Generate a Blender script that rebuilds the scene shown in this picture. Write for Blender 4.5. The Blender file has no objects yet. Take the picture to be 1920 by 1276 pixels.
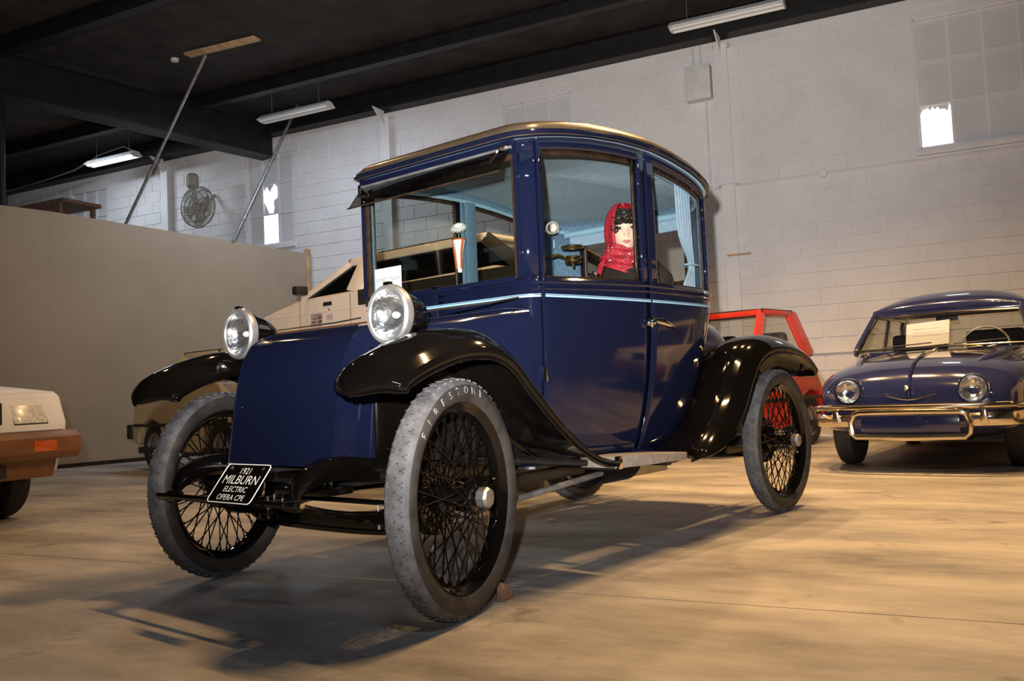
import bpy, bmesh, math, random
from mathutils import Vector, Matrix
random.seed(7)
PI = math.pi
SC = bpy.context.scene
COL = SC.collection

# ------------------------------------------------------------------ camera
F_PX, PITCH, ROLL, CAM_H, YAW = 1650.78, 0.055353, -0.044149, 0.744176, -0.464881
def cam_axes():
    cp, sp = math.cos(PITCH), math.sin(PITCH)
    fw, up, rt = Vector((0, cp, sp)), Vector((0, -sp, cp)), Vector((1, 0, 0))
    cr, sr = math.cos(ROLL), math.sin(ROLL)
    r, u = cr * rt + sr * up, -sr * rt + cr * up
    cw, sw = math.cos(YAW), math.sin(YAW)
    tb = lambda v: Vector((v.x * cw + v.y * sw, -v.x * sw + v.y * cw, v.z))
    return tb(r), tb(u), tb(fw)
CR, CU, CF = cam_axes()
cd = bpy.data.cameras.new('camera'); cd.sensor_width = 36.0; cd.lens = F_PX / 1920 * 36.0
cd.clip_start = 0.05; cd.clip_end = 100
cam = bpy.data.objects.new('camera', cd); COL.objects.link(cam)
m = Matrix((CR, CU, -CF)).transposed().to_4x4(); m.translation = (0, 0, CAM_H)
cam.matrix_world = m; SC.camera = cam

# ------------------------------------------------------------------ light
SC.view_settings.view_transform = 'Standard'; SC.view_settings.look = 'None'
SC.view_settings.gamma = 1.0; SC.view_settings.exposure = 0.16; SC.view_settings.use_curve_mapping = False
W = bpy.data.worlds.new('world'); SC.world = W; W.use_nodes = True
W.node_tree.nodes['Background'].inputs[0].default_value = (0.55, 0.68, 0.9, 1)
W.node_tree.nodes['Background'].inputs[1].default_value = 0.6
def lamp(name, kind, loc, power, col, size=0.1, target=None, **kw):
    d = bpy.data.lights.new(name, kind); d.energy = power; d.color = col
    if kind == 'AREA':
        d.shape = kw.get('shape', 'RECTANGLE'); d.size = size; d.size_y = kw.get('size_y', size)
    else:
        d.shadow_soft_size = size
    if kind == 'SPOT':
        d.spot_size = kw.get('angle', 1.6); d.spot_blend = kw.get('blend', 0.6)
    o = bpy.data.objects.new(name, d); COL.objects.link(o); o.location = loc
    if target is not None:
        o.rotation_euler = (Vector(target) - Vector(loc)).to_track_quat('-Z', 'Y').to_euler()
    return o
# the photographer's flash, on the camera, a little above and left of the lens
fl = Vector((0, 0, CAM_H)) - CR * 0.10 + CU * 0.16
lamp('camera_flash', 'SPOT', fl, 2300, (1.0, 0.94, 0.885), 0.025, fl + CF * 5 + CU * 1.7, angle=1.45, blend=1.0)
# rows of warm incandescent spots under the ceiling
WARM = (1.0, 0.60, 0.25)
for i in range(5):
    lamp('ceiling_spot', 'SPOT', (-0.75 + i * 0.22, 3.95 - i * 0.05, 5.0), 170, WARM, 0.05, (-0.9 + i * 0.25, 4.6, 0), angle=2.3, blend=0.9)
for i in range(3):
    lamp('ceiling_spot', 'SPOT', (-1.9 + i * 0.9, 7.2, 5.0), 520, WARM, 0.06, (-1.6 + i * 1.0, 7.0, 0), angle=2.2, blend=0.9)
for p in ((-5.5, 5.5, 5.0), (-7.6, 5.2, 5.0)):
    lamp('ceiling_spot', 'SPOT', p, 110, WARM, 0.06, (p[0], p[1] + 0.6, 0), angle=2.4, blend=0.9)
# cool fill lights added under the ceiling for the bluish ambience
lamp('cool_fill', 'AREA', (-8.0, 9.0, 5.0), 55, (0.72, 0.84, 1.0), 1.3, (-8.0, 9.6, 0), size_y=0.2)
lamp('cool_fill', 'AREA', (1.5, -1.5, 5.0), 60, (0.74, 0.85, 1.0), 1.6, (0.6, 1.5, 0), size_y=0.4)
lamp('cool_fill', 'AREA', (-13.0, 9.6, 5.0), 38, (0.8, 0.9, 1.0), 1.3, (-13.0, 10.4, 2), size_y=0.2)

# ------------------------------------------------------------------ materials
MATS = {}
def nodes(name):
    mt = bpy.data.materials.new(name); mt.use_nodes = True
    nt = mt.node_tree; bs = nt.nodes['Principled BSDF']
    MATS[name] = mt
    return mt, nt, bs
def pm(name, col, rough=0.5, metal=0.0, coat=0.0, var=0.08, scale=8.0, bump=0.0, bscale=60.0, spec=0.5, col2=None, sheen=0.0):
    mt, nt, bs = nodes(name)
    tc = nt.nodes.new('ShaderNodeTexCoord')
    nz = nt.nodes.new('ShaderNodeTexNoise'); nz.inputs['Scale'].default_value = scale; nz.inputs['Detail'].default_value = 5
    nt.links.new(tc.outputs['Object'], nz.inputs['Vector'])
    rp = nt.nodes.new('ShaderNodeValToRGB')
    c2 = col2 or tuple(c * (1 - var * 2) for c in col)
    c1 = col if col2 else tuple(min(1, c * (1 + var)) for c in col)
    rp.color_ramp.elements[0].position = 0.3; rp.color_ramp.elements[1].position = 0.7
    rp.color_ramp.elements[0].color = (*c2, 1); rp.color_ramp.elements[1].color = (*c1, 1)
    nt.links.new(nz.outputs['Fac'], rp.inputs[0]); nt.links.new(rp.outputs[0], bs.inputs['Base Color'])
    bs.inputs['Roughness'].default_value = rough; bs.inputs['Metallic'].default_value = metal
    bs.inputs['Coat Weight'].default_value = coat; bs.inputs['Coat Roughness'].default_value = 0.03
    bs.inputs['Specular IOR Level'].default_value = spec
    if sheen: bs.inputs['Sheen Weight'].default_value = sheen
    if bump:
        n2 = nt.nodes.new('ShaderNodeTexNoise'); n2.inputs['Scale'].default_value = bscale; n2.inputs['Detail'].default_value = 4
        nt.links.new(tc.outputs['Object'], n2.inputs['Vector'])
        bp = nt.nodes.new('ShaderNodeBump'); bp.inputs['Strength'].default_value = bump; bp.inputs['Distance'].default_value = 0.01
        nt.links.new(n2.outputs['Fac'], bp.inputs['Height']); nt.links.new(bp.outputs[0], bs.inputs['Normal'])
    return mt
def glass(name, tint, refl=0.035):
    mt = bpy.data.materials.new(name); mt.use_nodes = True; nt = mt.node_tree
    for n in list(nt.nodes): nt.nodes.remove(n)
    out = nt.nodes.new('ShaderNodeOutputMaterial'); mx = nt.nodes.new('ShaderNodeMixShader')
    tr = nt.nodes.new('ShaderNodeBsdfTransparent'); tr.inputs[0].default_value = (*tint, 1)
    gl = nt.nodes.new('ShaderNodeBsdfGlossy'); gl.inputs['Roughness'].default_value = 0.02
    lw = nt.nodes.new('ShaderNodeLayerWeight'); lw.inputs[0].default_value = 0.5
    pw = nt.nodes.new('ShaderNodeMath'); pw.operation = 'POWER'; pw.inputs[1].default_value = 4.0
    ma = nt.nodes.new('ShaderNodeMath'); ma.operation = 'MULTIPLY_ADD'; ma.inputs[1].default_value = 0.9; ma.inputs[2].default_value = refl
    nt.links.new(lw.outputs['Facing'], pw.inputs[0]); nt.links.new(pw.outputs[0], ma.inputs[0]); nt.links.new(ma.outputs[0], mx.inputs[0])
    nt.links.new(tr.outputs[0], mx.inputs[1]); nt.links.new(gl.outputs[0], mx.inputs[2]); nt.links.new(mx.outputs[0], out.inputs[0])
    MATS[name] = mt; return mt
def emit(name, col, st):
    mt, nt, bs = nodes(name)
    tc = nt.nodes.new('ShaderNodeTexCoord'); nz = nt.nodes.new('ShaderNodeTexNoise'); nz.inputs['Scale'].default_value = 3
    nt.links.new(tc.outputs['Object'], nz.inputs['Vector'])
    rp = nt.nodes.new('ShaderNodeValToRGB'); rp.color_ramp.elements[0].color = (*[c * .85 for c in col], 1); rp.color_ramp.elements[1].color = (*col, 1)
    nt.links.new(nz.outputs['Fac'], rp.inputs[0]); nt.links.new(rp.outputs[0], bs.inputs['Emission Color'])
    bs.inputs['Emission Strength'].default_value = st; bs.inputs['Base Color'].default_value = (*col, 1)
    return mt
pm('navy', (0.0045, 0.0065, 0.0205), 0.07, coat=0.3, var=0.05, scale=2)
pm('navy_dark', (0.016, 0.017, 0.045), 0.15, coat=0.8, var=0.05, scale=2)
pm('black_gloss', (0.003, 0.0025, 0.0022), 0.06, coat=0.0, var=0.2, scale=3)
pm('black_satin', (0.010, 0.009, 0.009), 0.33, var=0.3, scale=9, bump=0.06)
pm('rubber_side', (0.032, 0.028, 0.026), 0.6, var=0.3, scale=14, bump=0.2, bscale=90)
pm('rubber', (0.085, 0.085, 0.09), 0.75, var=0.25, scale=22, bump=0.25, bscale=120)
pm('rubber_letters', (0.20, 0.20, 0.205), 0.7, var=0.3, scale=40)
pm('rubber_dark', (0.022, 0.021, 0.022), 0.7, var=0.25, scale=18, bump=0.15, bscale=90)
pm('chrome', (0.86, 0.85, 0.82), 0.08, metal=1.0, var=0.03)
pm('brass', (0.62, 0.42, 0.16), 0.25, metal=1.0, var=0.1)
pm('steel', (0.42, 0.41, 0.40), 0.38, metal=0.9, var=0.15, scale=25)
pm('step_metal', (0.36, 0.33, 0.30), 0.45, metal=0.5, var=0.12, scale=35)
pm('reflector', (0.62, 0.64, 0.66), 0.20, metal=0.97, var=0.03, bump=1.0, bscale=14)
pm('satin_rim', (0.62, 0.62, 0.62), 0.33, metal=0.85, var=0.05)
pm('white_paint', (0.80, 0.78, 0.74), 0.4, var=0.03)
pm('paper', (0.56, 0.56, 0.58), 0.8, var=0.02)
pm('ink', (0.03, 0.03, 0.05), 0.8, var=0.1)
pm('ink_pale', (0.42, 0.42, 0.46), 0.8, var=0.1)
pm('stripe_blue', (0.22, 0.38, 0.52), 0.3, coat=0.5, var=0.04)
pm('cloth_blue', (0.085, 0.165, 0.26), 0.9, var=0.25, scale=120, bump=0.2, bscale=250)
pm('headliner', (0.22, 0.33, 0.42), 0.9, var=0.12, scale=90, bump=0.1, bscale=200)
pm('curtain_cloth', (0.22, 0.33, 0.46), 0.85, var=0.08, scale=30)
pm('piping_blue', (0.20, 0.36, 0.50), 0.7, var=0.06)
pm('frame_brown', (0.028, 0.017, 0.010), 0.35, var=0.3, scale=20)
pm('roof_cloth', (0.055, 0.042, 0.028), 0.28, coat=0.35, var=0.1, scale=60)
pm('upholstery', (0.075, 0.075, 0.10), 0.9, var=0.3, scale=60, bump=0.15)
pm('upholstery_dark', (0.024, 0.02, 0.016), 0.85, var=0.2, scale=60)
pm('coat_brown', (0.012, 0.008, 0.006), 0.9, var=0.25, scale=40, bump=0.2)
pm('scarf_red', (0.42, 0.016, 0.034), 0.55, var=0.2, scale=70, bump=0.5, bscale=110)
pm('skin', (0.70, 0.50, 0.40), 0.55, var=0.05, scale=12)
pm('lip', (0.50, 0.20, 0.18), 0.5, var=0.05)
pm('hair', (0.016, 0.012, 0.011), 0.45, var=0.4, scale=60, bump=0.4)
pm('eye_white', (0.7, 0.68, 0.66), 0.3, var=0.02)
pm('petal', (0.85, 0.86, 0.9), 0.7, var=0.04)
pm('stem_green', (0.14, 0.26, 0.08), 0.7, var=0.15)
pm('vase_amber', (0.55, 0.12, 0.02), 0.12, coat=1.0, var=0.2)
pm('vase_white', (0.86, 0.86, 0.88), 0.2, coat=1.0, var=0.03)
pm('cream_paint', (0.72, 0.61, 0.50), 0.35, coat=0.4, var=0.03)
pm('tan_paint', (0.50, 0.40, 0.26), 0.4, coat=0.3, var=0.05)
pm('red_paint', (0.55, 0.035, 0.02), 0.35, coat=0.4, var=0.06)
pm('dauphine_blue', (0.020, 0.025, 0.085), 0.13, coat=1.0, var=0.05)
pm('bumper_chrome', (0.80, 0.70, 0.54), 0.16, metal=1.0, var=0.05, bump=0.03, bscale=9)
pm('bumper_brown', (0.19, 0.080, 0.032), 0.5, var=0.12)
pm('amber_lens', (0.55, 0.10, 0.02), 0.2, coat=1.0, var=0.05)
pm('lens_clear', (0.72, 0.68, 0.60), 0.15, coat=1.0, var=0.15, scale=60)
pm('dark_glass', (0.03, 0.028, 0.022), 0.06, coat=1.0, var=0.1)
pm('trim_black', (0.012, 0.012, 0.012), 0.5, var=0.2)
pm('ceiling_black', (0.024, 0.021, 0.020), 0.85, var=0.35, scale=2.5, bump=0.1)
pm('beam_black', (0.008, 0.0075, 0.008), 0.55, var=0.3, scale=5)
pm('steel_white', (0.66, 0.67, 0.68), 0.5, var=0.06)
pm('tube_off', (0.82, 0.82, 0.80), 0.3, var=0.02)
pm('galvanised', (0.30, 0.30, 0.31), 0.42, metal=0.7, var=0.2, scale=15)
pm('raw_wood', (0.55, 0.36, 0.20), 0.75, var=0.15, scale=9, bump=0.1)
pm('fan_brown', (0.34, 0.31, 0.26), 0.6, var=0.3, scale=40)
pm('chock_wood', (0.22, 0.12, 0.075), 0.85, var=0.2, scale=30, bump=0.3)
pm('plinth_grey', (0.22, 0.21, 0.20), 0.7, var=0.1)
pm('decal_dark', (0.10, 0.06, 0.04), 0.6, col2=(0.5, 0.42, 0.36), scale=16)
pm('decal_blue', (0.30, 0.28, 0.36), 0.6, col2=(0.55, 0.42, 0.36), scale=26)
emit('daylight', (0.96, 0.98, 1.0), 3.0)
emit('tube_lit', (1.0, 0.98, 0.9), 1.2)
glass('window_glass', (0.90, 0.91, 0.88)); glass('visor_glass', (0.50, 0.47, 0.44)); glass('lens_glass', (0.97, 0.98, 0.98)); glass('wagon_glass', (0.10, 0.10, 0.085))
def wall_paint(name, col, scale_z=0.0):
    mt, nt, bs = nodes(name)
    tc = nt.nodes.new('ShaderNodeNewGeometry')
    n1 = nt.nodes.new('ShaderNodeTexNoise'); n1.inputs['Scale'].default_value = 1.3; n1.inputs['Detail'].default_value = 8; n1.inputs['Roughness'].default_value = 0.65
    n2 = nt.nodes.new('ShaderNodeTexNoise'); n2.inputs['Scale'].default_value = 28; n2.inputs['Detail'].default_value = 6
    nt.links.new(tc.outputs['Position'], n1.inputs['Vector']); nt.links.new(tc.outputs['Position'], n2.inputs['Vector'])
    rp = nt.nodes.new('ShaderNodeValToRGB'); rp.color_ramp.elements[0].position = 0.3; rp.color_ramp.elements[1].position = 0.62
    rp.color_ramp.elements[0].color = (*[c * 0.88 for c in col], 1); rp.color_ramp.elements[1].color = (*col, 1)
    nt.links.new(n1.outputs['Fac'], rp.inputs[0]); nt.links.new(rp.outputs[0], bs.inputs['Base Color'])
    bp = nt.nodes.new('ShaderNodeBump'); bp.inputs['Strength'].default_value = 0.25; bp.inputs['Distance'].default_value = 0.01
    nt.links.new(n2.outputs['Fac'], bp.inputs['Height']); nt.links.new(bp.outputs[0], bs.inputs['Normal'])
    bs.inputs['Roughness'].default_value = 0.6
    return mt
wall_paint('wall_white', (0.74, 0.73, 0.74)); wall_paint('partition_tan', (0.40, 0.325, 0.235)); wall_paint('pane_paint', (0.64, 0.64, 0.66)); wall_paint('wall_grey', (0.30, 0.29, 0.28))
def concrete():
    mt, nt, bs = nodes('concrete')
    g = nt.nodes.new('ShaderNodeNewGeometry')
    mp = nt.nodes.new('ShaderNodeMapping'); mp.inputs['Scale'].default_value = (0.55, 1.5, 1)
    nt.links.new(g.outputs['Position'], mp.inputs['Vector'])
    def nz(sc, det, vec, rough=0.6):
        n = nt.nodes.new('ShaderNodeTexNoise'); n.inputs['Scale'].default_value = sc; n.inputs['Detail'].default_value = det; n.inputs['Roughness'].default_value = rough
        nt.links.new(vec, n.inputs['Vector']); return n
    a = nz(1.5, 10, mp.outputs[0], 0.68); b = nz(3.2, 6, g.outputs['Position']); c = nz(70, 4, g.outputs['Position'])
    r1 = nt.nodes.new('ShaderNodeValToRGB'); r1.color_ramp.elements[0].position = 0.32; r1.color_ramp.elements[1].position = 0.66
    r1.color_ramp.elements[0].color = (0.15, 0.14, 0.135, 1); r1.color_ramp.elements[1].color = (0.44, 0.41, 0.375, 1)
    nt.links.new(a.outputs['Fac'], r1.inputs[0])
    r2 = nt.nodes.new('ShaderNodeValToRGB'); r2.color_ramp.elements[0].position = 0.62; r2.color_ramp.elements[1].position = 0.70
    r2.color_ramp.elements[0].color = (1, 1, 1, 1); r2.color_ramp.elements[1].color = (0.5, 0.47, 0.45, 1)
    nt.links.new(b.outputs['Fac'], r2.inputs[0])
    mx = nt.nodes.new('ShaderNodeMix'); mx.data_type = 'RGBA'; mx.blend_type = 'MULTIPLY'; mx.inputs['Factor'].default_value = 0.8
    nt.links.new(r1.outputs[0], mx.inputs['A']); nt.links.new(r2.outputs[0], mx.inputs['B'])
    nt.links.new(mx.outputs['Result'], bs.inputs['Base Color'])
    rr = nt.nodes.new('ShaderNodeMapRange'); rr.inputs['To Min'].default_value = 0.38; rr.inputs['To Max'].default_value = 0.72
    nt.links.new(a.outputs['Fac'], rr.inputs['Value']); nt.links.new(rr.outputs[0], bs.inputs['Roughness'])
    bp = nt.nodes.new('ShaderNodeBump'); bp.inputs['Strength'].default_value = 0.12; bp.inputs['Distance'].default_value = 0.01
    nt.links.new(c.outputs['Fac'], bp.inputs['Height']); nt.links.new(bp.outputs[0], bs.inputs['Normal'])
concrete()

# ------------------------------------------------------------------ helpers
def V(*a): return Vector(a)
class MB:
    def __init__(s): s.v = []; s.f = []
    def add(s, vs, fs):
        n = len(s.v); s.v += [tuple(v) for v in vs]; s.f += [tuple(i + n for i in f) for f in fs]; return s
    def box(s, c, d, M=None):
        x, y, z = [k / 2 for k in d]; vs = []
        for a in ((-1,-1,-1),(1,-1,-1),(1,1,-1),(-1,1,-1),(-1,-1,1),(1,-1,1),(1,1,1),(-1,1,1)):
            q = Vector((a[0]*x, a[1]*y, a[2]*z))
            if M is not None: q = M @ q
            vs.append(q + Vector(c))
        return s.add(vs, [(3,2,1,0),(4,5,6,7),(0,1,5,4),(1,2,6,5),(2,3,7,6),(3,0,4,7)])
    def box2(s, a, b):
        return s.box([(a[i]+b[i])/2 for i in range(3)], [abs(b[i]-a[i]) for i in range(3)])
    def bar(s, p, q, w, h, up=(0,0,1)):
        p, q = Vector(p), Vector(q); d = (q - p); L = d.length; d.normalize()
        u = Vector(up); x = d.cross(u)
        if x.length < 1e-4: x = d.cross(Vector((1,0,0)))
        x.normalize(); u = x.cross(d)
        M = Matrix((x, d, u)).transposed()
        return s.box((p + q) / 2, (w, L, h), M)
    def loft(s, rings, closed=True, cap=False, capa=None, capb=None):
        n = len(rings[0]); vs = [p for r in rings for p in r]; fs = []
        for i in range(len(rings) - 1):
            for j in range(n if closed else n - 1):
                k = (j + 1) % n
                fs.append((i*n+j, i*n+k, (i+1)*n+k, (i+1)*n+j))
        if cap or capa: fs.append(tuple(reversed(range(n))))
        if cap or capb: fs.append(tuple((len(rings)-1)*n + j for j in range(n)))
        return s.add(vs, fs)
    def tube(s, path, r, n=8, closed=False, cap=True):
        P = [Vector(p) for p in path]; m = len(P); rings = []; u = None
        rr = r if isinstance(r, (list, tuple)) else [r] * m
        for i in range(m):
            if closed: d = P[(i+1) % m] - P[i-1]
            else: d = P[min(i+1, m-1)] - P[max(i-1, 0)]
            d.normalize()
            if u is None:
                u = d.cross(Vector((0,0,1)))
                if u.length < 1e-3: u = d.cross(Vector((1,0,0)))
            else: u = u - d * u.dot(d)
            u.normalize(); w = d.cross(u)
            rings.append([P[i] + (u * math.cos(2*PI*k/n) + w * math.sin(2*PI*k/n)) * rr[i] for k in range(n)])
        if closed: rings.append(rings[0]); return s.loft(rings)
        return s.loft(rings, cap=cap)
    def lathe(s, prof, o=(0,0,0), axis=(0,0,1), n=32, cap=False):
        # prof: (radius, along axis)
        a = Vector(axis).normalized(); u = a.cross(Vector((0,0,1)))
        if u.length < 1e-3: u = Vector((1,0,0))
        u.normalize(); w = a.cross(u); o = Vector(o)
        rings = [[o + a*h + (u*math.cos(2*PI*k/n) + w*math.sin(2*PI*k/n))*r for k in range(n)] for r, h in prof]
        return s.loft(rings, cap=cap)
    def grid(s, fn, nu, nv):
        vs = [fn(i/nu, j/nv) for i in range(nu+1) for j in range(nv+1)]
        return s.add(vs, [(i*(nv+1)+j, (i+1)*(nv+1)+j, (i+1)*(nv+1)+j+1, i*(nv+1)+j+1) for i in range(nu) for j in range(nv)])
    def prism(s, poly, fn, d0, d1):
        n = len(poly); vs = [fn(p[0], p[1], d0) for p in poly] + [fn(p[0], p[1], d1) for p in poly]
        return s.add(vs, [tuple(range(n)), tuple(reversed(range(n, 2*n)))] + [(i, (i+1) % n, n+(i+1) % n, n+i) for i in range(n)])
    def ball(s, c, r, nu=16, nv=10):
        r = r if isinstance(r, (tuple, list)) else (r, r, r); c = Vector(c)
        return s.loft([[c + Vector((r[0]*math.sin(PI*i/nv)*math.cos(2*PI*k/nu), r[1]*math.sin(PI*i/nv)*math.sin(2*PI*k/nu), r[2]*math.cos(PI*i/nv))) for k in range(nu)] for i in range(nv+1)])
    def build(s, name, mat, parent=None, bevel=0.0, solid=0.0, sub=0, sharp=35, weld=True, loc=None, off=-1.0, segs=2):
        me = bpy.data.meshes.new(name); me.from_pydata([tuple(v) for v in s.v], [], s.f)
        bm = bmesh.new(); bm.from_mesh(me)
        if weld: bmesh.ops.remove_doubles(bm, verts=bm.verts, dist=1e-5)
        bmesh.ops.recalc_face_normals(bm, faces=bm.faces)
        if bevel:
            es = [e for e in bm.edges if len(e.link_faces) == 2 and e.calc_face_angle(0) > 0.6]
            if es: bmesh.ops.bevel(bm, geom=es, offset=bevel, segments=segs, profile=0.6, affect='EDGES', clamp_overlap=True)
        bm.to_mesh(me); bm.free()
        me.polygons.foreach_set('use_smooth', [True] * len(me.polygons))
        me.set_sharp_from_angle(angle=math.radians(sharp))
        me.materials.append(MATS[mat] if isinstance(mat, str) else mat)
        o = bpy.data.objects.new(name, me); COL.objects.link(o)
        if parent is not None: o.parent = parent
        if loc is not None: o.location = loc
        if sub:
            md = o.modifiers.new('sub', 'SUBSURF'); md.levels = sub; md.render_levels = sub
        if solid:
            md = o.modifiers.new('solid', 'SOLIDIFY'); md.thickness = solid; md.offset = off; md.use_even_offset = False
        return o
def tag(o, label, cat, group=None):
    o['label'] = label; o['category'] = cat
    if group: o['group'] = group
    return o
def struct(o, label=None):
    o['kind'] = 'structure'
    if label: o['label'] = label
    return o
def stuff(o): o['kind'] = 'stuff'; return o
def thing(name, label, cat, loc=(0,0,0), rotz=0.0, group=None):
    o = bpy.data.objects.new(name, None); COL.objects.link(o); o.location = loc; o.rotation_euler = (0, 0, rotz)
    o.empty_display_size = 0.1
    return tag(o, label, cat, group)
def dup(ob, parent, loc=None, rot=None, name=None):
    c = ob.copy(); COL.objects.link(c); c.parent = parent
    if loc is not None: c.location = loc
    if rot is not None: c.rotation_euler = rot
    return c
def dup_tree(ob, parent):
    c = dup(ob, parent)
    for ch in [x for x in CHILD.get(ob.name, [])]: dup_tree(ch, c)
    return c
CHILD = {}
def interp(tab, x):
    if x <= tab[0][0]: return tab[0][1]
    for (a, b), (c, d) in zip(tab, tab[1:]):
        if x <= c: t = (x - a) / (c - a); return b + (d - b) * t
    return tab[-1][1]
def crom(pts, n):
    # Catmull-Rom through points
    P = [Vector(p) for p in pts]; out = []
    for i in range(len(P) - 1):
        a, b, c, d = P[max(i-1, 0)], P[i], P[i+1], P[min(i+2, len(P)-1)]
        for k in range(n):
            t = k / n
            out.append(0.5 * ((2*b) + (c - a)*t + (2*a - 5*b + 4*c - d)*t*t + (-a + 3*b - 3*c + d)*t**3))
    out.append(P[-1]); return out
def text_mb(body, size, fn, depth=0.001, font_shear=0.0, align='CENTER'):
    cu = bpy.data.curves.new('txt', 'FONT'); cu.body = body; cu.size = size; cu.align_x = align; cu.align_y = 'CENTER'; cu.shear = font_shear
    cu.resolution_u = 3
    o = bpy.data.objects.new('txt', cu); COL.objects.link(o)
    dg = bpy.context.evaluated_depsgraph_get(); me = bpy.data.meshes.new_from_object(o.evaluated_get(dg))
    mb = MB(); n = len(me.vertices)
    mb.v = [tuple(fn(v.co.x, v.co.y, depth)) for v in me.vertices]
    mb.f = [tuple(p.vertices) for p in me.polygons]
    bpy.data.objects.remove(o); bpy.data.meshes.remove(me)
    return mb

# ------------------------------------------------------------------ the hall
YB, ZT, ZC = 11.24, 5.10, 5.45
def project(P):
    d = Vector(P) - Vector((0, 0, CAM_H)); z = d.dot(CF)
    return 960 + F_PX * d.dot(CR) / z, 638 - F_PX * d.dot(CU) / z
floor = struct(MB().box2((-17, -6, -0.25), (7, YB + 0.3, -0.008)).build('floor', 'concrete'))
xs = [-17, -12, -7.6, 1.7, 7]; ys = [-6, -3.6, -0.6, 2.97, 6.6, 10.2, YB + 0.2]
for i in range(len(xs) - 1):
    for j in range(len(ys) - 1):
        MB().box2((xs[i] + 0.003, ys[j] + 0.003, -0.1), (xs[i+1] - 0.003, ys[j+1] - 0.003, 0.0)).build('concrete_slab', 'concrete', floor)
struct(MB().box2((-17, -6, ZC), (7, YB + 0.3, ZC + 0.1)).build('ceiling', 'ceiling_black'))
struct(MB().box2((7, -6, 0), (7.2, YB + 0.3, ZC)).build('wall_right', 'wall_grey'))
struct(MB().box2((-17.2, -6, 0), (-17, YB + 0.3, ZC)).build('wall_left', 'wall_grey'))
struct(MB().box2((-17.2, -6.2, 0), (7.2, -6, ZC)).build('wall_front', 'wall_grey'))
WIN = [(-0.20, 1.22, 4), (-5.62, -4.56, 3), (-10.57, -9.56, 3), (-15.02, -14.02, 3)]
WZ0, WZ1 = 3.33, 4.87
wb = MB()
wb.box2((-17, YB + 0.012, 0), (7, YB + 0.28, WZ0)); wb.box2((-17, YB + 0.012, WZ1), (7, YB + 0.28, ZC))
cut = sorted(WIN); x = -17
for a, b, n in cut + [(7, 7, 0)]:
    wb.box2((x, YB + 0.012, WZ0), (a, YB + 0.28, WZ1)); x = b
wall_back = struct(wb.build('wall_back', 'wall_white'))
blocks = []
for c in range(26):
    z0 = c * 0.2; z1 = min(z0 + 0.2, ZT); x = -17 + (0.2 if c % 2 else 0.0)
    while x < 6.99:
        spans = [(x, min(x + 0.4, 7))]
        for a, b, n in WIN:
            if z1 > WZ0 + 0.02 and z0 < WZ1 - 0.02:
                ns = []
                for p, q in spans:
                    if q <= a or p >= b: ns.append((p, q))
                    else:
                        if p < a - 0.03: ns.append((p, a))
                        if q > b + 0.03: ns.append((b, q))
                spans = ns
        zz0, zz1 = z0, z1
        blocks += [(p, q, zz0, zz1) for p, q in spans]
        x += 0.4
def vis(b):
    u, v = project(((b[0]+b[1])/2, YB, (b[2]+b[3])/2))
    return -20 < u < 1940 and -20 < v < 1300 and not (700 < u < 1340 and v > 260) and not (v > 540 and u < 1340)
near = sorted([b for b in blocks if vis(b)], key=lambda b: (b[0]+b[1])**2/4 + YB**2 + ((b[2]+b[3])/2)**2)[:300]
ns = set(near); shared = {}
rest = MB()
def blk(mb, w, h, ox, oz, oy):
    # a block face standing a little proud of its joints
    g = 0.005; e = 0.004
    x0, x1, z0, z1 = ox + g, ox + w - g, oz + g, oz + h - g; y = oy; yb = oy + 0.02
    mb.add([(x0, yb, z0), (x1, yb, z0), (x1, yb, z1), (x0, yb, z1), (x0+e, y, z0+e), (x1-e, y, z0+e), (x1-e, y, z1-e), (x0+e, y, z1-e)],
           [(4,5,6,7),(0,1,5,4),(1,2,6,5),(2,3,7,6),(3,0,4,7)])
for b in blocks:
    w, h = b[1] - b[0], b[3] - b[2]; oy = random.uniform(-0.0015, 0.0015)
    if b in ns:
        k = (round(w, 3), round(h, 3))
        if k not in shared:
            mb = MB(); blk(mb, w, h, 0, 0, 0); shared[k] = mb.build('concrete_block', 'wall_white', wall_back, sharp=60); o = shared[k]
        else: o = dup(shared[k], wall_back)
        o.location = (b[0], YB + oy, b[2])
    else: blk(rest, w, h, b[0], b[2], YB + oy)
stuff(rest.build('concrete_block', 'wall_white', wall_back, sharp=60, weld=False))
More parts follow.
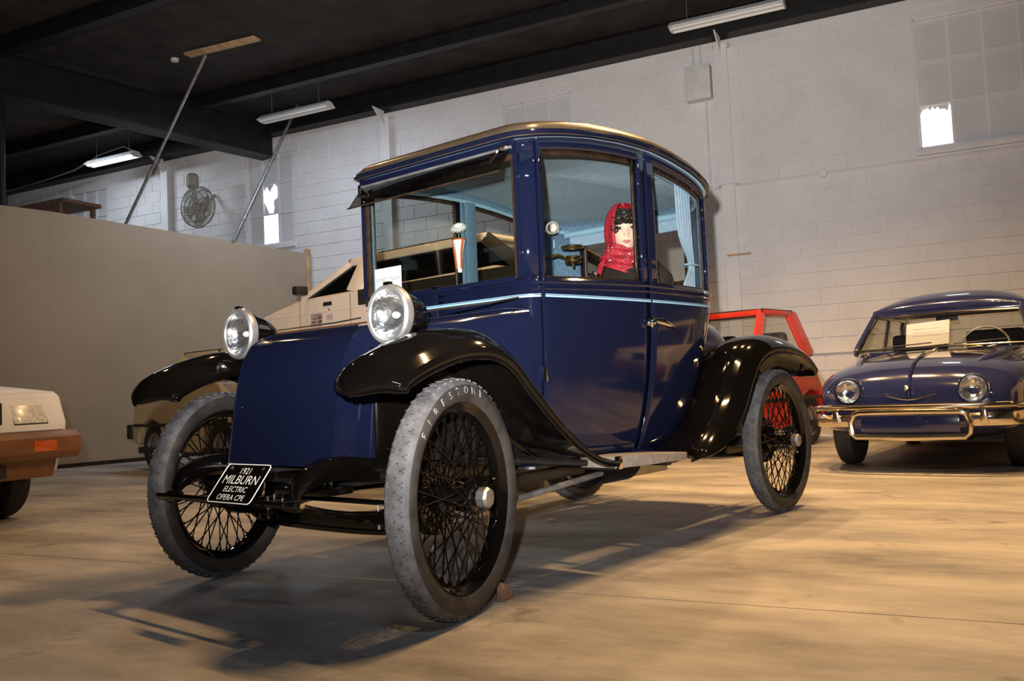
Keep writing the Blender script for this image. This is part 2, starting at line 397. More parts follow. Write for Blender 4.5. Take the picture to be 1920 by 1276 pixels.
# painted-over steel windows
for wi, (a, b, n) in enumerate(WIN):
    fr = MB(); yw = YB + 0.07; rows = 3
    for q in (a, b): fr.box2((q - 0.02, YB + 0.02, WZ0), (q + 0.02, YB + 0.12, WZ1))
    for q in (WZ0, WZ1): fr.box2((a, YB + 0.02, q - 0.02), (b, YB + 0.12, q + 0.02))
    fr.box2((a - 0.05, YB - 0.05, WZ0 - 0.09), (b + 0.05, YB + 0.12, WZ0 - 0.015))
    wo = struct(fr.build('window_%d' % (wi + 1), 'wall_white', bevel=0.004))
    pw, ph = (b - a) / n, (WZ1 - WZ0) / rows
    for i in range(1, n): MB().box2((a + i*pw - 0.014, yw - 0.03, WZ0), (a + i*pw + 0.014, yw + 0.02, WZ1)).build('mullion', 'wall_white', wo)
    for i in range(1, rows): MB().box2((a, yw - 0.026, WZ0 + i*ph - 0.012), (b, yw + 0.02, WZ0 + i*ph + 0.012)).build('glazing_bar', 'wall_white', wo)
    for i in range(n):
        for r in range(rows):
            lit = (wi == 0 and i == 0 and r == 0) or (wi == 2 and i == 1 and r == 0)
            x0, x1, z0, z1 = a + i*pw, a + (i+1)*pw, WZ0 + r*ph, WZ0 + (r+1)*ph
            o = MB().box2((x0, yw - 0.004, z0), (x1, yw + 0.004, z1)).build('pane', 'daylight' if lit else 'pane_paint', wo)
            if lit: o['label'] = 'bare window pane glowing with daylight'
            if wi == 0 and lit:
                pt = MB(); pts = [(x0, z1)] + [(x0 + pw*k/14, z1 - random.uniform(0.02, 0.12) * (1.3 if k in (0, 1) else 1)) for k in range(15)] + [(x1, z1)]
                pt.prism(pts, lambda u, v, d: (u, d, v), yw - 0.006, yw - 0.005).build('flaked_paint', 'wall_white', wo)
    if wi == 2:
        X0, X1 = a + pw, a + 2*pw; Zb, Zt = WZ0 + ph, WZ0 + 2*ph
        hole = [(.08,.42),(.02,.62),(.06,.80),(.22,.93),(.34,.80),(.42,.72),(.52,.84),(.70,.97),(.86,.90),(.98,.70),(.92,.56),(.62,.44),(.66,.20),(.58,.04),(.34,.06),(.22,.22)]
        o = MB().prism([(X0 + u*pw, Zb + v*ph) for u, v in hole], lambda u, v, d: (u, d, v), yw - 0.007, yw - 0.005).build('pane_gap', 'daylight', wo)
        o['label'] = 'ragged gap in the painted pane showing daylight'
# steel columns against the wall
for x, lb in ((-2.42, 'white steel wall column beside the grey wall box'), (-7.60, 'white steel wall column standing between the two middle windows'), (-12.35, 'white steel wall column beyond the wall fan')):
    c = thing('steel_column', lb, 'column', (x, YB, 0))
    MB().box2((-0.08, -0.14, 0), (0.08, -0.125, 5.0)).build('flange', 'wall_white', c)
    MB().box2((-0.006, -0.125, 0), (0.006, 0.0, 5.0)).build('web', 'wall_white', c)
    MB().prism([(-0.14, 5.1), (-0.14, 4.86), (-0.44, 5.1)], lambda u, v, d: (d, u, v), -0.007, 0.007).build('gusset', 'wall_white', c)
    MB().box2((-0.10, -0.16, 5.0), (0.10, 0.0, 5.02)).build('cap_plate', 'wall_white', c)
# dark steelwork under the ceiling
def ibeam(name, label, p, q, h, w, mat='beam_black'):
    p, q = Vector(p), Vector(q); c = thing(name, label, 'beam', p); d = q - p; o = Vector((0,0,0))
    MB().bar(o + V(0,0,h/2 - .012), d + V(0,0,h/2 - .012), w, 0.024).build('top_flange', mat, c)
    MB().bar(o + V(0,0,-h/2 + .012), d + V(0,0,-h/2 + .012), w, 0.024).build('bottom_flange', mat, c)
    MB().bar(o, d, 0.012 if w < .3 else .2, h - 0.05).build('web', mat, c)
    return c
g = Vector((0.66, 4.2, 0)).normalized()
ibeam('roof_girder', 'deep black steel girder running over the tan partition to the wall', V(-10.02, YB - 0.02, 5.04) - g * 9.5, (-10.02, YB - 0.02, 5.04), 0.55, 0.34)
ibeam('edge_beam', 'black edge beam lying on top of the white block wall', (-17, YB - 0.12, 5.28), (7, YB - 0.12, 5.28), 0.34, 0.22)
for y, lb in ((6.9, 'black purlin crossing the hall next to the wooden ceiling board'), (4.2, 'black purlin crossing the hall over the blue coupe'), (9.75, 'black purlin just inside the block wall')):
    ibeam('roof_purlin', lb, (-17, y, 5.33), (7, y, 5.33), 0.22, 0.14)
# fluorescent fittings
def fixture(x0, y0, x1, y1, z, lit, label):
    p, q = Vector((x0, y0, z)), Vector((x1, y1, z)); d = q - p; L = d.length
    f = thing('fluorescent_light', label, 'light', (p + q) / 2, math.atan2(d.y, d.x), 'fluorescent fittings under the ceiling')
    MB().prism([(-0.13, 0.0), (-0.05, 0.07), (0.05, 0.07), (0.13, 0.0), (0.125, -0.006), (0.046, 0.062), (-0.046, 0.062), (-0.125, -0.006)], lambda u, v, s: (s, u, v), -L/2, L/2).build('reflector_hood', 'steel_white', f)
    for s in (-1, 1): MB().prism([(-0.13, 0), (-0.05, 0.07), (0.05, 0.07), (0.13, 0), (0.05, -0.03), (-0.05, -0.03)], lambda u, v, k: (s*L/2 + k, u, v), -0.008, 0.008).build('end_plate', 'steel_white', f)
    MB().box2((-L/2, -0.035, 0.02), (L/2, 0.035, 0.062)).build('ballast_cover', 'steel_white', f, bevel=0.004)
    for s in (-0.055, 0.055): MB().tube([(-L/2 + .01, s, -0.012), (L/2 - .01, s, -0.012)], 0.019, 10).build('tube', 'tube_lit' if lit else 'tube_off', f)
    for s in (-0.35, 0.35): MB().tube([(s*L, 0, 0.06), (s*L, 0, ZC - z)], 0.006, 6).build('hanger', 'galvanised', f)
fixture(-2.83, 10.35, -1.50, 10.35, 5.03, False, 'unlit white fluorescent fitting above the wall box')
fixture(-9.35, 10.35, -8.05, 10.35, 5.06, False, 'unlit white fluorescent fitting beside the black girder end')
fixture(-13.3, 10.35, -12.15, 10.35, 4.98, True, 'glowing fluorescent fitting in the far corner beyond the girder')
# tan partition with its braces
PA, PB = Vector((-11.35, 3.0, 0)), Vector((-9.16, 11.12, 0)); pd = (PB - PA).normalized(); pn = Vector((pd.y, -pd.x, 0)); PL = (PB - PA).length
part = bpy.data.objects.new('wall_partition', None); COL.objects.link(part); struct(part, 'tan painted partition of tall flush sheets')
ztop = lambda t: 3.30 - 0.24 * max(0, t - 3.9) / (PL - 3.9)
edges = [PL - 1.5 - 2.44 * k for k in range(3, -1, -1)]
edges = [0] + [e for e in edges if e > 0.3] + [PL]
for a, b in zip(edges, edges[1:]):
    a2, b2 = a + 0.0006, b - 0.0006
    MB().prism([(a2, 0.05), (b2, 0.05), (b2, ztop(b)), (a2, ztop(a))], lambda t, z, d: PA + pd*t + pn*d + V(0,0,z), 0.0, -0.06).build('panel', 'partition_tan', part)
MB().bar(PA + pn*0.006 + V(0,0,0.025), PB + pn*0.006 + V(0,0,0.025), 0.03, 0.05).build('kick_rail', 'frame_brown', part)
MB().box((PB.x - 0.03, PB.y, 1.56), (0.08, 0.08, 3.16)).build('end_post', 'raw_wood', part, bevel=0.004)
br = thing('ceiling_brace', 'galvanised pole slanting from the partition up to a raw wooden ceiling board', 'brace', (-9.98, 8.28, 3.18))
MB().tube([(0, 0, 0), (1.26, 0.31, 2.22)], 0.022, 10).build('pole', 'galvanised', br)
MB().bar((1.02, 0.22, 2.245), (2.18, 0.30, 2.245), 0.14, 0.03).build('ceiling_board', 'raw_wood', br, bevel=0.003)
br = thing('ceiling_brace', 'plain galvanised pole slanting from the partition up beside the fluorescent fitting', 'brace', (-9.55, 9.85, 3.12))
MB().tube([(0, 0, 0), (0.44, 1.05, 2.3)], 0.022, 10).build('pole', 'galvanised', br)
MB().box((0, 0, 0.01), (0.1, 0.1, 0.02)).build('foot_plate', 'galvanised', br)
o = MB().lathe([(0.0, 0.0), (0.05, 0.0), (0.055, 0.02), (0.055, 0.035), (0.0, 0.035)], n=20).build('smoke_detector', 'steel_white', loc=(-9.25, 8.55, ZC - 0.035)); tag(o, 'small round white smoke detector on the black ceiling', 'detector')
o = MB().tube([(-11.5, 7.56, 0), (-11.5, 7.56, ZC)], 0.045, 12).build('steel_post', 'beam_black'); tag(o, 'thin black steel post rising behind the tan partition', 'post')
# wall fan
f = thing('wall_fan', 'brown round wall fan with wire cage and motor on top', 'fan', (-11.15, 10.72, 4.02))
for yy, rr in ((-0.13, 0.16), (-0.11, 0.26), (-0.05, 0.33), (0.03, 0.345), (0.10, 0.30), (0.13, 0.18)):
    MB().tube([(rr*math.cos(2*PI*k/28), yy, rr*math.sin(2*PI*k/28)) for k in range(28)], 0.008, 6, closed=True).build('cage_ring', 'fan_brown', f)
for k in range(44):
    a = 2*PI*k/44
    MB().tube([(r*math.cos(a), y, r*math.sin(a)) for r, y in ((0.05, -0.135), (0.16, -0.13), (0.26, -0.11), (0.33, -0.05), (0.345, 0.03), (0.30, 0.10), (0.18, 0.13), (0.06, 0.13))], 0.004, 5).build('cage_wire', 'fan_brown', f)
for k in range(4):
    a = PI/2*k + 0.3
    MB().grid(lambda u, v: ((0.05 + 0.23*u)*math.cos(a + (v-.5)*0.9), -0.03 + 0.06*v, (0.05 + 0.23*u)*math.sin(a + (v-.5)*0.9)), 5, 5).build('blade', 'fan_brown', f, solid=0.004)
MB().lathe([(0, -0.1), (0.06, -0.09), (0.075, -0.02), (0.075, 0.16), (0.05, 0.2), (0, 0.2)], axis=(0, 1, 0), n=20).build('motor', 'fan_brown', f)
MB().lathe([(0, 0.0), (0.07, 0.0), (0.10, 0.03), (0.10, 0.20), (0.07, 0.24), (0, 0.24)], (-0.12, 0.02, 0.34), n=20).build('top_housing', 'fan_brown', f)
MB().bar((-0.10, 0.15, 0.0), (-0.10, 0.50, 0.30), 0.04, 0.05).build('wall_arm', 'fan_brown', f)
# electrical box and conduits on the wall
b = thing('wall_box', 'square pale grey electrical box mounted on the wall under the fluorescent fitting', 'electrical box', (-2.73, YB, 4.58))
MB().box2((-0.16, -0.15, -0.22), (0.16, -0.004, 0.22)).build('case', 'steel_white', b, bevel=0.006)
MB().box2((-0.165, -0.165, -0.225), (0.165, -0.15, 0.225)).build('door', 'steel_white', b, bevel=0.004)
for k, x in enumerate((-2.80, -2.70)):
    o = MB().tube([(x, YB - 0.03, 4.80), (x, YB - 0.03, ZT)], 0.014, 8).build('conduit', 'steel_white'); tag(o, ('short upright conduit above the electrical box, farther from the steel column', 'short upright conduit above the electrical box, next to the steel column')[k], 'pipe', 'conduits above the wall box')
o = MB().tube([(-2.66, YB - 0.03, 0.6), (-2.66, YB - 0.03, 4.36)], 0.014, 8).build('conduit', 'steel_white'); tag(o, 'long upright conduit dropping below the electrical wall box', 'pipe')
c = thing('conduit_run', 'horizontal white conduit along the block wall with a round junction box', 'pipe', (0, YB, 3.2))
MB().tube([(-2.9, -0.025, 0.0), (-2.56, -0.025, 0), (-2.50, -0.16, 0), (-2.33, -0.16, 0), (-2.27, -0.025, 0), (3.5, -0.025, -0.02)], 0.013, 8).build('pipe', 'wall_white', c)
MB().lathe([(0, -0.05), (0.05, -0.05), (0.055, -0.04), (0.055, -0.004)], (-1.29, 0, 0), axis=(0, 1, 0), n=20).build('junction_box', 'wall_white', c)
o = MB().tube([(-1.7, YB - 0.02, 1.02), (-1.2, YB - 0.02, 1.02), (2.5, YB - 0.02, 1.0)], 0.012, 8).build('conduit', 'wall_white'); tag(o, 'low horizontal conduit on the wall behind the red microcar', 'pipe')
o = MB().bar((-2.47, YB - 0.19, 2.3), (-2.18, YB - 0.19, 2.3), 0.04, 0.02).build('column_bracket', 'raw_wood', bevel=0.002); tag(o, 'small rusty cross bar on the white wall column', 'bracket')
o = MB().tube([(-2.9, YB - 0.02, 4.95), (-3.9, YB - 0.02, 3.7)], 0.005, 6).build('cable', 'wall_white'); tag(o, 'thin white cable slanting down the wall below the electrical box', 'cable')
o = MB().tube([(-17, 10.5, 4.86), (-14.8, 10.5, 4.95), (-13.9, 10.5, 5.02), (-13.2, 10.5, 5.2), (-12.5, 10.4, 5.2), (-12.3, 10.4, 5.1)], 0.014, 8).build('conduit', 'galvanised'); tag(o, 'bent grey conduit running under the ceiling to the glowing fitting', 'pipe')
o = MB().box2((-14.2, 9.2, 3.55), (-12.6, 9.9, 3.62)).build('loft_shelf', 'raw_wood', bevel=0.004)
sh = thing('loft_shelf', 'wooden shelf board on posts showing behind the tan partition', 'shelf', (-13.4, 9.5, 0)); bpy.data.objects.remove(o)
MB().box2((-1.6, -0.35, 4.02), (1.0, 0.35, 4.08)).build('board', 'chock_wood', sh, bevel=0.004)
for sx in (-1.5, 0.85):
    for sy in (-0.3, 0.3): MB().box2((sx - .03, sy - .03, 0), (sx + .03, sy + .03, 4.02)).build('post', 'chock_wood', sh)

# ------------------------------------------------------------------ the navy electric coupe (local x = car's left, y = rearward from front axle)
CAR = thing('electric_coupe', 'tall navy and black antique electric coupe on wire wheels', 'car', (-2.176, 2.697, 0), -0.2262)
CARM = Matrix.Translation((-2.176, 2.697, 0)) @ Matrix.Rotation(-0.2262, 4, 'Z')
HALF = [(0, .655), (.15, .655), (.30, .656), (.42, .658), (.47, .665), (.505, .685), (.53, .72), (.543, .78), (.560, .90), (.578, 1.08), (.592, 1.28), (.600, 1.47), (.602, 1.62), (.598, 1.80), (.590, 1.97), (.573, 2.09), (.538, 2.19), (.475, 2.27), (.38, 2.33), (.26, 2.36), (.12, 2.37), (0, 2.37)]
HC = crom([(a, b, 0) for a, b in HALF], 8)
NH = len(HC) - 1
def plan(t):
    t = max(0, min(1, t)) * NH; i = min(int(t), NH - 1); return HC[i].lerp(HC[i+1], t - i)
def nrm(t):
    d = plan(min(1, t + .004)) - plan(max(0, t - .004)); return Vector((d.y, -d.x, 0)).normalized()
def t_of_s(s):
    lo, hi = 6 / 21, 18 / 21
    for _ in range(40):
        m_ = (lo + hi) / 2
        if plan(m_).y < s: lo = m_
        else: hi = m_
    return lo
def t_of_l(l, rear=False):
    lo, hi = (15/21, 1.0) if rear else (0.0, 6/21)
    for _ in range(40):
        m_ = (lo + hi) / 2; x = plan(m_).x
        if (x > l) == rear: lo = m_
        else: hi = m_
    return lo
SB = [(.42, 1.76), (.46, 1.88), (.52, 1.98), (.60, 2.07), (.68, 2.13), (.80, 2.21), (.95, 2.29), (1.05, 2.335), (1.15, 2.37)]
ZE = [(.5, 1.775), (.66, 1.79), (.85, 1.822), (1.03, 1.845), (1.25, 1.861), (1.48, 1.866), (1.70, 1.852), (1.89, 1.83), (2.05, 1.802), (2.15, 1.78), (2.29, 1.755)]
ze = lambda s: interp(ZE, s)
belt = lambda s: 1.122 + 0.008 * (s - .7)
sill = lambda s: 1.197 + 0.022 * max(0, min(1, (s - .72) / .7))
wtop = lambda s: ze(s) - 0.068
def surf(t, z, off=0.0, side=1):
    p = plan(t); n = nrm(t); x, y = p.x, p.y
    if z < 1.12:
        u = max(0, (1.0 - z) / .57); x *= 1 - 0.115 * u * u * (1 if y > .7 else .6)
        kb = (interp(SB, z) - 1.3) / 1.07
        if y > 1.3: y = 1.3 + (y - 1.3) * kb
    return Vector((side * (x + n.x * off), y + n.y * off, z))
def wallpiece(mb, t0, t1, z0, z1, off=0.0, side=1, nt=12, nz=1, zfun=False):
    def fn(u, v):
        t = t0 + (t1 - t0) * u; s = plan(t).y
        a = z0(s) if callable(z0) else z0; b_ = z1(s) if callable(z1) else z1
        return surf(t, a + (b_ - a) * v, off, side)
    return mb.grid(fn, nt, nz)
tDF, tDR = t_of_s(.722), t_of_s(1.468)              # door seams
tQ0, tQ1 = t_of_s(1.545), t_of_s(2.14)             # quarter window
tB = t_of_l(.37, True)                               # back window edge
tW = t_of_l(.464)                                    # windscreen edge
ZL = 0.425
bodyparts = []
for sd in (1, -1):
    # lower front quarter with the corner pillar above it
    mb = MB(); wallpiece(mb, 0.0, tDF - .0025, ZL, sill, 0, sd, 16, 10)
    wallpiece(mb, tW, tDF - .0025, sill, wtop, 0, sd, 8, 4); wallpiece(mb, 0.0, tDF - .0025, wtop, ze, 0, sd, 16, 1)
    mb.build('front_quarter', 'navy', CAR, solid=0.022, off=-1 if sd == 1 else -1)
    # rear body wrapping round to the back
    mb = MB(); wallpiece(mb, tDR + .0025, 1.0, ZL, sill, 0, sd, 30, 14)
    wallpiece(mb, tDR + .0025, tQ0, sill, wtop, 0, sd, 4, 4); wallpiece(mb, tQ1, tB, sill, wtop, 0, sd, 10, 4); wallpiece(mb, tDR + .0025, 1.0, wtop, ze, 0, sd, 24, 1)
    wallpiece(mb, tB, 1.0, sill, lambda s: 1.30, 0, sd, 8, 1)
    mb.build('rear_quarter', 'navy', CAR, solid=0.022)
    # door
    dr = MB(); wallpiece(dr, tDF + .0025, tDR - .0025, ZL, sill, 0.002, sd, 16, 12); wallpiece(dr, tDF + .0025, tDR - .0025, wtop, lambda s: ze(s) - .03, .002, sd, 14, 1)
    wallpiece(dr, tDF + .0025, t_of_s(.745), sill, wtop, .002, sd, 2, 4); wallpiece(dr, t_of_s(1.413), tDR - .0025, sill, wtop, .002, sd, 3, 4)
    door = dr.build('door', 'navy', CAR, solid=0.022)
    wallpiece(MB(), tDF, tDR, lambda s: ze(s) - .03, ze, 0, sd, 14, 1).build('cant_rail', 'navy', CAR, solid=0.022)
    # brown inner window frames, screwed
    def inner_frame(t0, t1, zlo, zhi, parent, off=-.018, w=.022):
        mb = MB(); dt = w / 1.75 / 2
        wallpiece(mb, t0, t0 + dt, zlo, zhi, off, sd, 1, 6); wallpiece(mb, t1 - dt, t1, zlo, zhi, off, sd, 1, 6)
        wallpiece(mb, t0, t1, lambda s: zhi(s) - w, zhi, off, sd, 12, 1); wallpiece(mb, t0, t1, zlo, lambda s: zlo(s) + .5*w, off, sd, 12, 1)
        fo = mb.build('window_frame', 'frame_brown', parent, solid=0.01)
        return fo
    def screws(t0, t1, zlo, zhi, parent, off=-.004, w=.012):
        dt = w / 1.75 / 2
        for k in range(4):
            for t in (t0 + dt, t1 - dt):
                s = plan(t).y; z = zlo(s) + (zhi(s) - zlo(s)) * (.1 + .8*k/3)
                MB().ball(surf(t, z, off, sd), .0035, 8, 5).build('screw', 'chrome', parent)
            t = t0 + (t1 - t0) * (.12 + .76*k/3); MB().ball(surf(t, zhi(plan(t).y) - w, off, sd), .0035, 8, 5).build('screw', 'chrome', parent)
    inner_frame(t_of_s(.745), t_of_s(1.413), sill, wtop, door); screws(t_of_s(.745), t_of_s(1.413), sill, wtop, door)
    wallpiece(MB(), t_of_s(.745), t_of_s(1.413), sill, wtop, -.014, sd, 14, 2).build('window_glass', 'window_glass', door)
    inner_frame(tQ0, tQ1, sill, wtop, CAR); screws(tQ0, tQ1, sill, wtop, CAR)
    wallpiece(MB(), tQ0, tQ1, sill, wtop, -.014, sd, 14, 2).build('quarter_glass', 'window_glass', CAR)
    # sill and head mouldings
    for nm, zf, o_, r in (('sill_moulding', lambda s: sill(s) - .018, .004, .008), ('waist_moulding', lambda s: sill(s) - .045, .003, .006), ('roof_drip_moulding', lambda s: ze(s) - .006, .008, .008)):
        mb = MB(); mb.tube([surf(k/60, zf(plan(k/60).y), o_, sd) for k in range(61)], r, 6); mb.build(nm, 'navy', CAR)
    # pale blue double pinstripe
    for a, b_ in ((-.004, .004), (.0065, .009)):
        mb = MB(); wallpiece(mb, 0, 1, lambda s: belt(s) + a, lambda s: belt(s) + b_, .0035, sd, 80, 1); mb.build('pinstripe', 'stripe_blue', CAR)
    # blue cloth lining inside
    ln = MB()
    wallpiece(ln, tW + .004, tDF, sill, wtop, -.028, sd, 6, 3); wallpiece(ln, t_of_s(1.43), tQ0 - .004, sill, wtop, -.034, sd, 5, 3); wallpiece(ln, tQ1 + .004, tB - .006, sill, wtop, -.034, sd, 10, 3)
    wallpiece(ln, .02, 1, wtop, lambda s: ze(s) - .01, -.034, sd, 40, 1); wallpiece(ln, .03, 1, .60, sill, -.034, sd, 40, 4)
    ln.build('cloth_lining', 'cloth_blue', CAR, solid=0.008)
    mb = MB(); mb.tube([surf(k/40, wtop(plan(k/40).y) + .004, -.045, sd) for k in range(2, 41)], .010, 6); mb.build('lining_piping', 'piping_blue', CAR)
    # lining pad on the centre pillar
    p0 = surf(t_of_s(1.50), 1.2, -.045, sd)
    MB().bar(p0, (p0.x, p0.y, 1.80), .03, .075, up=(0, 1, 0)).build('pillar_pad', 'cloth_blue', CAR, bevel=.008)
# back window
mb = MB()
for sd in (1, -1): wallpiece(mb, tB, 1.0, lambda s: 1.30, wtop, -.014, sd, 8, 2)
mb.build('back_glass', 'window_glass', CAR)
for sd in (1, -1):
    mb = MB(); wallpiece(mb, tB, tB + .012, lambda s: 1.30, wtop, -.02, sd, 1, 4); wallpiece(mb, tB, 1.0, lambda s: 1.30, lambda s: 1.318, -.02, sd, 8, 1); wallpiece(mb, tB, 1.0, lambda s: wtop(s) - .02, wtop, -.02, sd, 8, 1)
    mb.build('back_window_frame', 'frame_brown', CAR, solid=.01)
MB().tube([(-.40, 2.20, 1.665), (.40, 2.20, 1.665)], .020, 12).build('roller_blind', 'piping_blue', CAR)
MB().box2((-.37, 2.198, 1.585), (.37, 2.203, 1.665)).build('blind_cloth', 'curtain_cloth', CAR)
# body floor and roof
flr = [surf(k/40, ZL, 0, 1) for k in range(41)] + [surf(k/40, ZL, 0, -1) for k in range(40, -1, -1)]
MB().prism([(p.x, p.y) for p in flr], lambda u, v, d: (u, v, d), ZL - .01, ZL + .015).build('body_floor', 'black_satin', CAR)
def roofring(k, dz):
    pts = []
    for sd, rng in ((1, range(0, 61)), (-1, range(59, 0, -1))):
        for i in rng:
            t = i / 60; p = plan(t); n = nrm(t); e = .018
            x, y = sd * (p.x + n.x * e), p.y + n.y * e
            fr_ = max(0, (.75 - y) / .2); y -= .035 * min(1, fr_)
            z = ze(y) ; zc = 1.80
            pts.append(Vector((x * k, 1.45 + (y - 1.45) * k, z * k + (1 - k) * 1.868 + dz)))
    return pts
rings = [roofring(.985, -.006), roofring(1.0, -.008), roofring(1.008, .006), roofring(1.004, .024), roofring(.985, .042), roofring(.95, .057), roofring(.88, .070), roofring(.75, .080), roofring(.5, .085), roofring(.25, .085), roofring(.02, .083)]
MB().loft(rings, capb=True).build('roof', 'roof_cloth', CAR, sharp=50)
MB().loft([roofring(.99, -.016), roofring(.6, -.022), roofring(.3, -.022), roofring(.02, -.022)], capb=True).build('headliner', 'headliner', CAR)
MB().tube([V(p.x, p.y, p.z + .004) for p in roofring(1.010, 0.0)][::2], .010, 6, closed=True).build('roof_gutter', 'navy', CAR)
# windscreen
for sd in (1, -1):
    MB().box2((sd*.465, .652, 1.20), (sd*.450, .674, 1.72)).build('windscreen_stile', 'frame_brown', CAR)
    MB().tube([(sd*.475, .650, 1.20), (sd*.475, .650, 1.715)], .009, 8).build('pillar_bead', 'navy', CAR)
MB().box2((-.455, .660, 1.205), (.455, .666, 1.70)).build('windscreen_glass', 'window_glass', CAR)
MB().box2((-.45, .640, 1.185), (.45, .672, 1.207)).build('windscreen_sill', 'navy', CAR, bevel=.004)
MB().box2((-.45, .652, 1.693), (.45, .672, 1.715)).build('windscreen_head', 'frame_brown', CAR)
MB().bar((.02, .650, 1.205), (-.02, .650, 1.205), .03, .016).build('windscreen_catch', 'chrome', CAR, bevel=.004)
MB().prism([(-.475, 1.715), (.475, 1.715), (.475, 1.785), (-.475, 1.785)], lambda u, v, d: (u, d, v), .632, .658).build('header_panel', 'navy', CAR, bevel=.006)
# tinted sun visor
MB().prism([(-.452, 0), (.475, 0), (.475, .145), (-.452, .145)], lambda u, v, d: (u, .625 - .60*v + d*.8, 1.735 - .78*v + d*.6), 0, .005).build('sun_visor', 'visor_glass', CAR, bevel=.001)
MB().tube([(-.452, .628, 1.737), (.475, .628, 1.737)], .007, 8).build('visor_rail', 'galvanised', CAR)
MB().tube([(-.455, .538, 1.622), (.478, .538, 1.622)], .004, 6).build('visor_edge', 'frame_brown', CAR)
for sd in (1, -1):
    MB().tube([(sd*.46, .645, 1.755), (sd*.44, .60, 1.735), (sd*.405, .57, 1.675), (sd*.36, .56, 1.668)], .007, 8).build('visor_bracket', 'chrome', CAR)
# front hood and cowl
WS = [(-.02, .312), (.10, .325), (.22, .345), (.34, .375), (.46, .42), (.56, .475), (.66, .525)]
TS = [(-.02, 1.0), (.10, 1.012), (.22, 1.026), (.34, 1.04), (.46, 1.056), (.56, 1.07), (.66, 1.085)]
LEAN = [(.50, -.196), (.62, -.178), (.74, -.158), (.85, -.135), (.91, -.112), (.955, -.082), (.985, -.045), (1.0, -.012)]
def hood_section(w, top, rc=.07, bot=.505):
    pts = [(w, bot)] + [(w, bot + (top - rc - bot) * k / 8) for k in range(1, 9)]
    pts += [(w - rc + rc*math.cos(a), top - rc + rc*math.sin(a)) for a in [PI/2*k/8 for k in range(1, 9)]]
    pts += [(0, top)]
    return pts + [(-x, z) for x, z in reversed(pts[:-1])]
rings = []
for i, s in enumerate([-.02, .06, .14, .22, .30, .38, .46, .54, .61, .66]):
    sec = hood_section(interp(WS, s), interp(TS, s), .055 + .03*max(0, s))
    fade = max(0, 1 - (s + .02) / .16)
    rings.append([V(x, s + fade * interp(LEAN, z * (1.0 / interp(TS, s)) ) , z) for x, z in sec])
MB().loft(rings, closed=False).build('hood', 'navy', CAR, sharp=60)
fs = hood_section(.312, 1.0, .055)
def front_pt(u, v):
    z = .505 + .495 * v
    w = .312
    for (x0, z0), (x1, z1) in zip(fs[:18], fs[1:19]):
        if z0 <= z <= z1 and z1 > z0: w = x0 + (x1 - x0) * (z - z0) / (z1 - z0)
    return V((2*u - 1) * w, interp(LEAN, z) - .022 + .0 , z)
MB().grid(front_pt, 14, 26).build('hood_front_panel', 'navy', CAR)
edge = [V(x, interp(LEAN, z) - .020, z) for x, z in fs]
MB().tube(edge, .0045, 6).build('hood_edge_moulding', 'navy', CAR)
# strip joining front panel to the side
MB().loft([[V(x, interp(LEAN, z) - .022, z) for x, z in fs], [V(x*1.0, interp(LEAN, z) + .002, z) for x, z in fs]], closed=False).build('hood_return', 'navy', CAR)
MB().tube([V(.317, -.05 - .0, .52), V(.320, -.02, .80), V(.318, .06, .96)], .003, 6).build('hood_seam', 'navy_dark', CAR)
for sd in (1, -1): MB().box2((sd*.30, -.19, .50), (sd*.318, .0, .512)).build('hood_foot', 'chrome', CAR)
MB().box((-.27, -.175, .735), (.004, .006, .05)).build('hood_latch', 'chrome', CAR)
# rear deck
rings = []
for s, w, top, rc in ((2.05, .40, 1.10, .12), (2.25, .40, 1.115, .13), (2.45, .40, 1.115, .14), (2.62, .39, 1.095, .15), (2.76, .37, 1.05, .17), (2.86, .34, .98, .20), (2.93, .28, .88, .2), (2.96, .2, .78, .15)):
    rings.append([V(x, s, z) for x, z in hood_section(w, top, rc, .55)])
MB().loft(rings, closed=False, capb=True).build('rear_deck', 'navy_dark', CAR, sharp=60)
# fenders
def fender(path, hw, sd, name, inner, outer, tipa=True, tipb=False, dropf=lambda s: .07, lipf=lambda s: .035, ex=2.2):
    P = crom([(0, a, b) for a, b in path], 6); n = len(P); rings = []; rim = []
    for i in range(n):
        d = (P[min(i+1, n-1)] - P[max(i-1, 0)]).normalized(); N = V(0, -d.z, d.y)
        if N.z < 0 and d.y > 0: N = -N
        k = 1.0; drop = dropf(P[i].y); lip = lipf(P[i].y)
        if tipa: k = min(1, max(.04, math.sin(min(1, (i + .25) / 12) * PI/2)**.8))
        if tipb: k = min(k, max(.05, math.sin(min(1, (n - 1 - i + .3) / 11) * PI/2)))
        c = (inner + outer) / 2; h = (outer - inner) / 2 * k; ring = []
        if tipa and i < 12: c = c + (0.0) 
        for j in range(19):
            a = math.sin(PI/2*(-1 + 2*j/18))
            q = P[i] - N * drop * (abs(a)**ex if a > 0 else abs(a)**ex * min(1, .07/drop)) * k
            ring.append(V(sd * (c + h*a), q.y, q.z))
        e = ring[-1]; l1 = V(e.x + sd*.004, e.y, e.z) - N * lip * .5 * k; l2 = V(e.x - sd*.006, e.y, e.z) - N * lip * k
        ring += [l1, l2]
        b0 = ring[0]; ring = [V(b0.x, b0.y, b0.z) - N * lip * k] + ring
        rings.append(ring); rim.append(l2)
    o = MB().loft(rings, closed=False).build(name, 'black_gloss', CAR, solid=.006, sharp=50)
    MB().tube(rim, .006, 6).build('fender_bead', 'black_gloss', o)
    return o
FP = [(-.420, .748), (-.414, .780), (-.396, .815), (-.365, .850), (-.30, .886), (-.205, .922), (-.08, .953), (.05, .962), (.16, .945), (.26, .893), (.36, .80), (.46, .695), (.56, .600), (.65, .532), (.73, .487), (.79, .466), (.83, .458)]
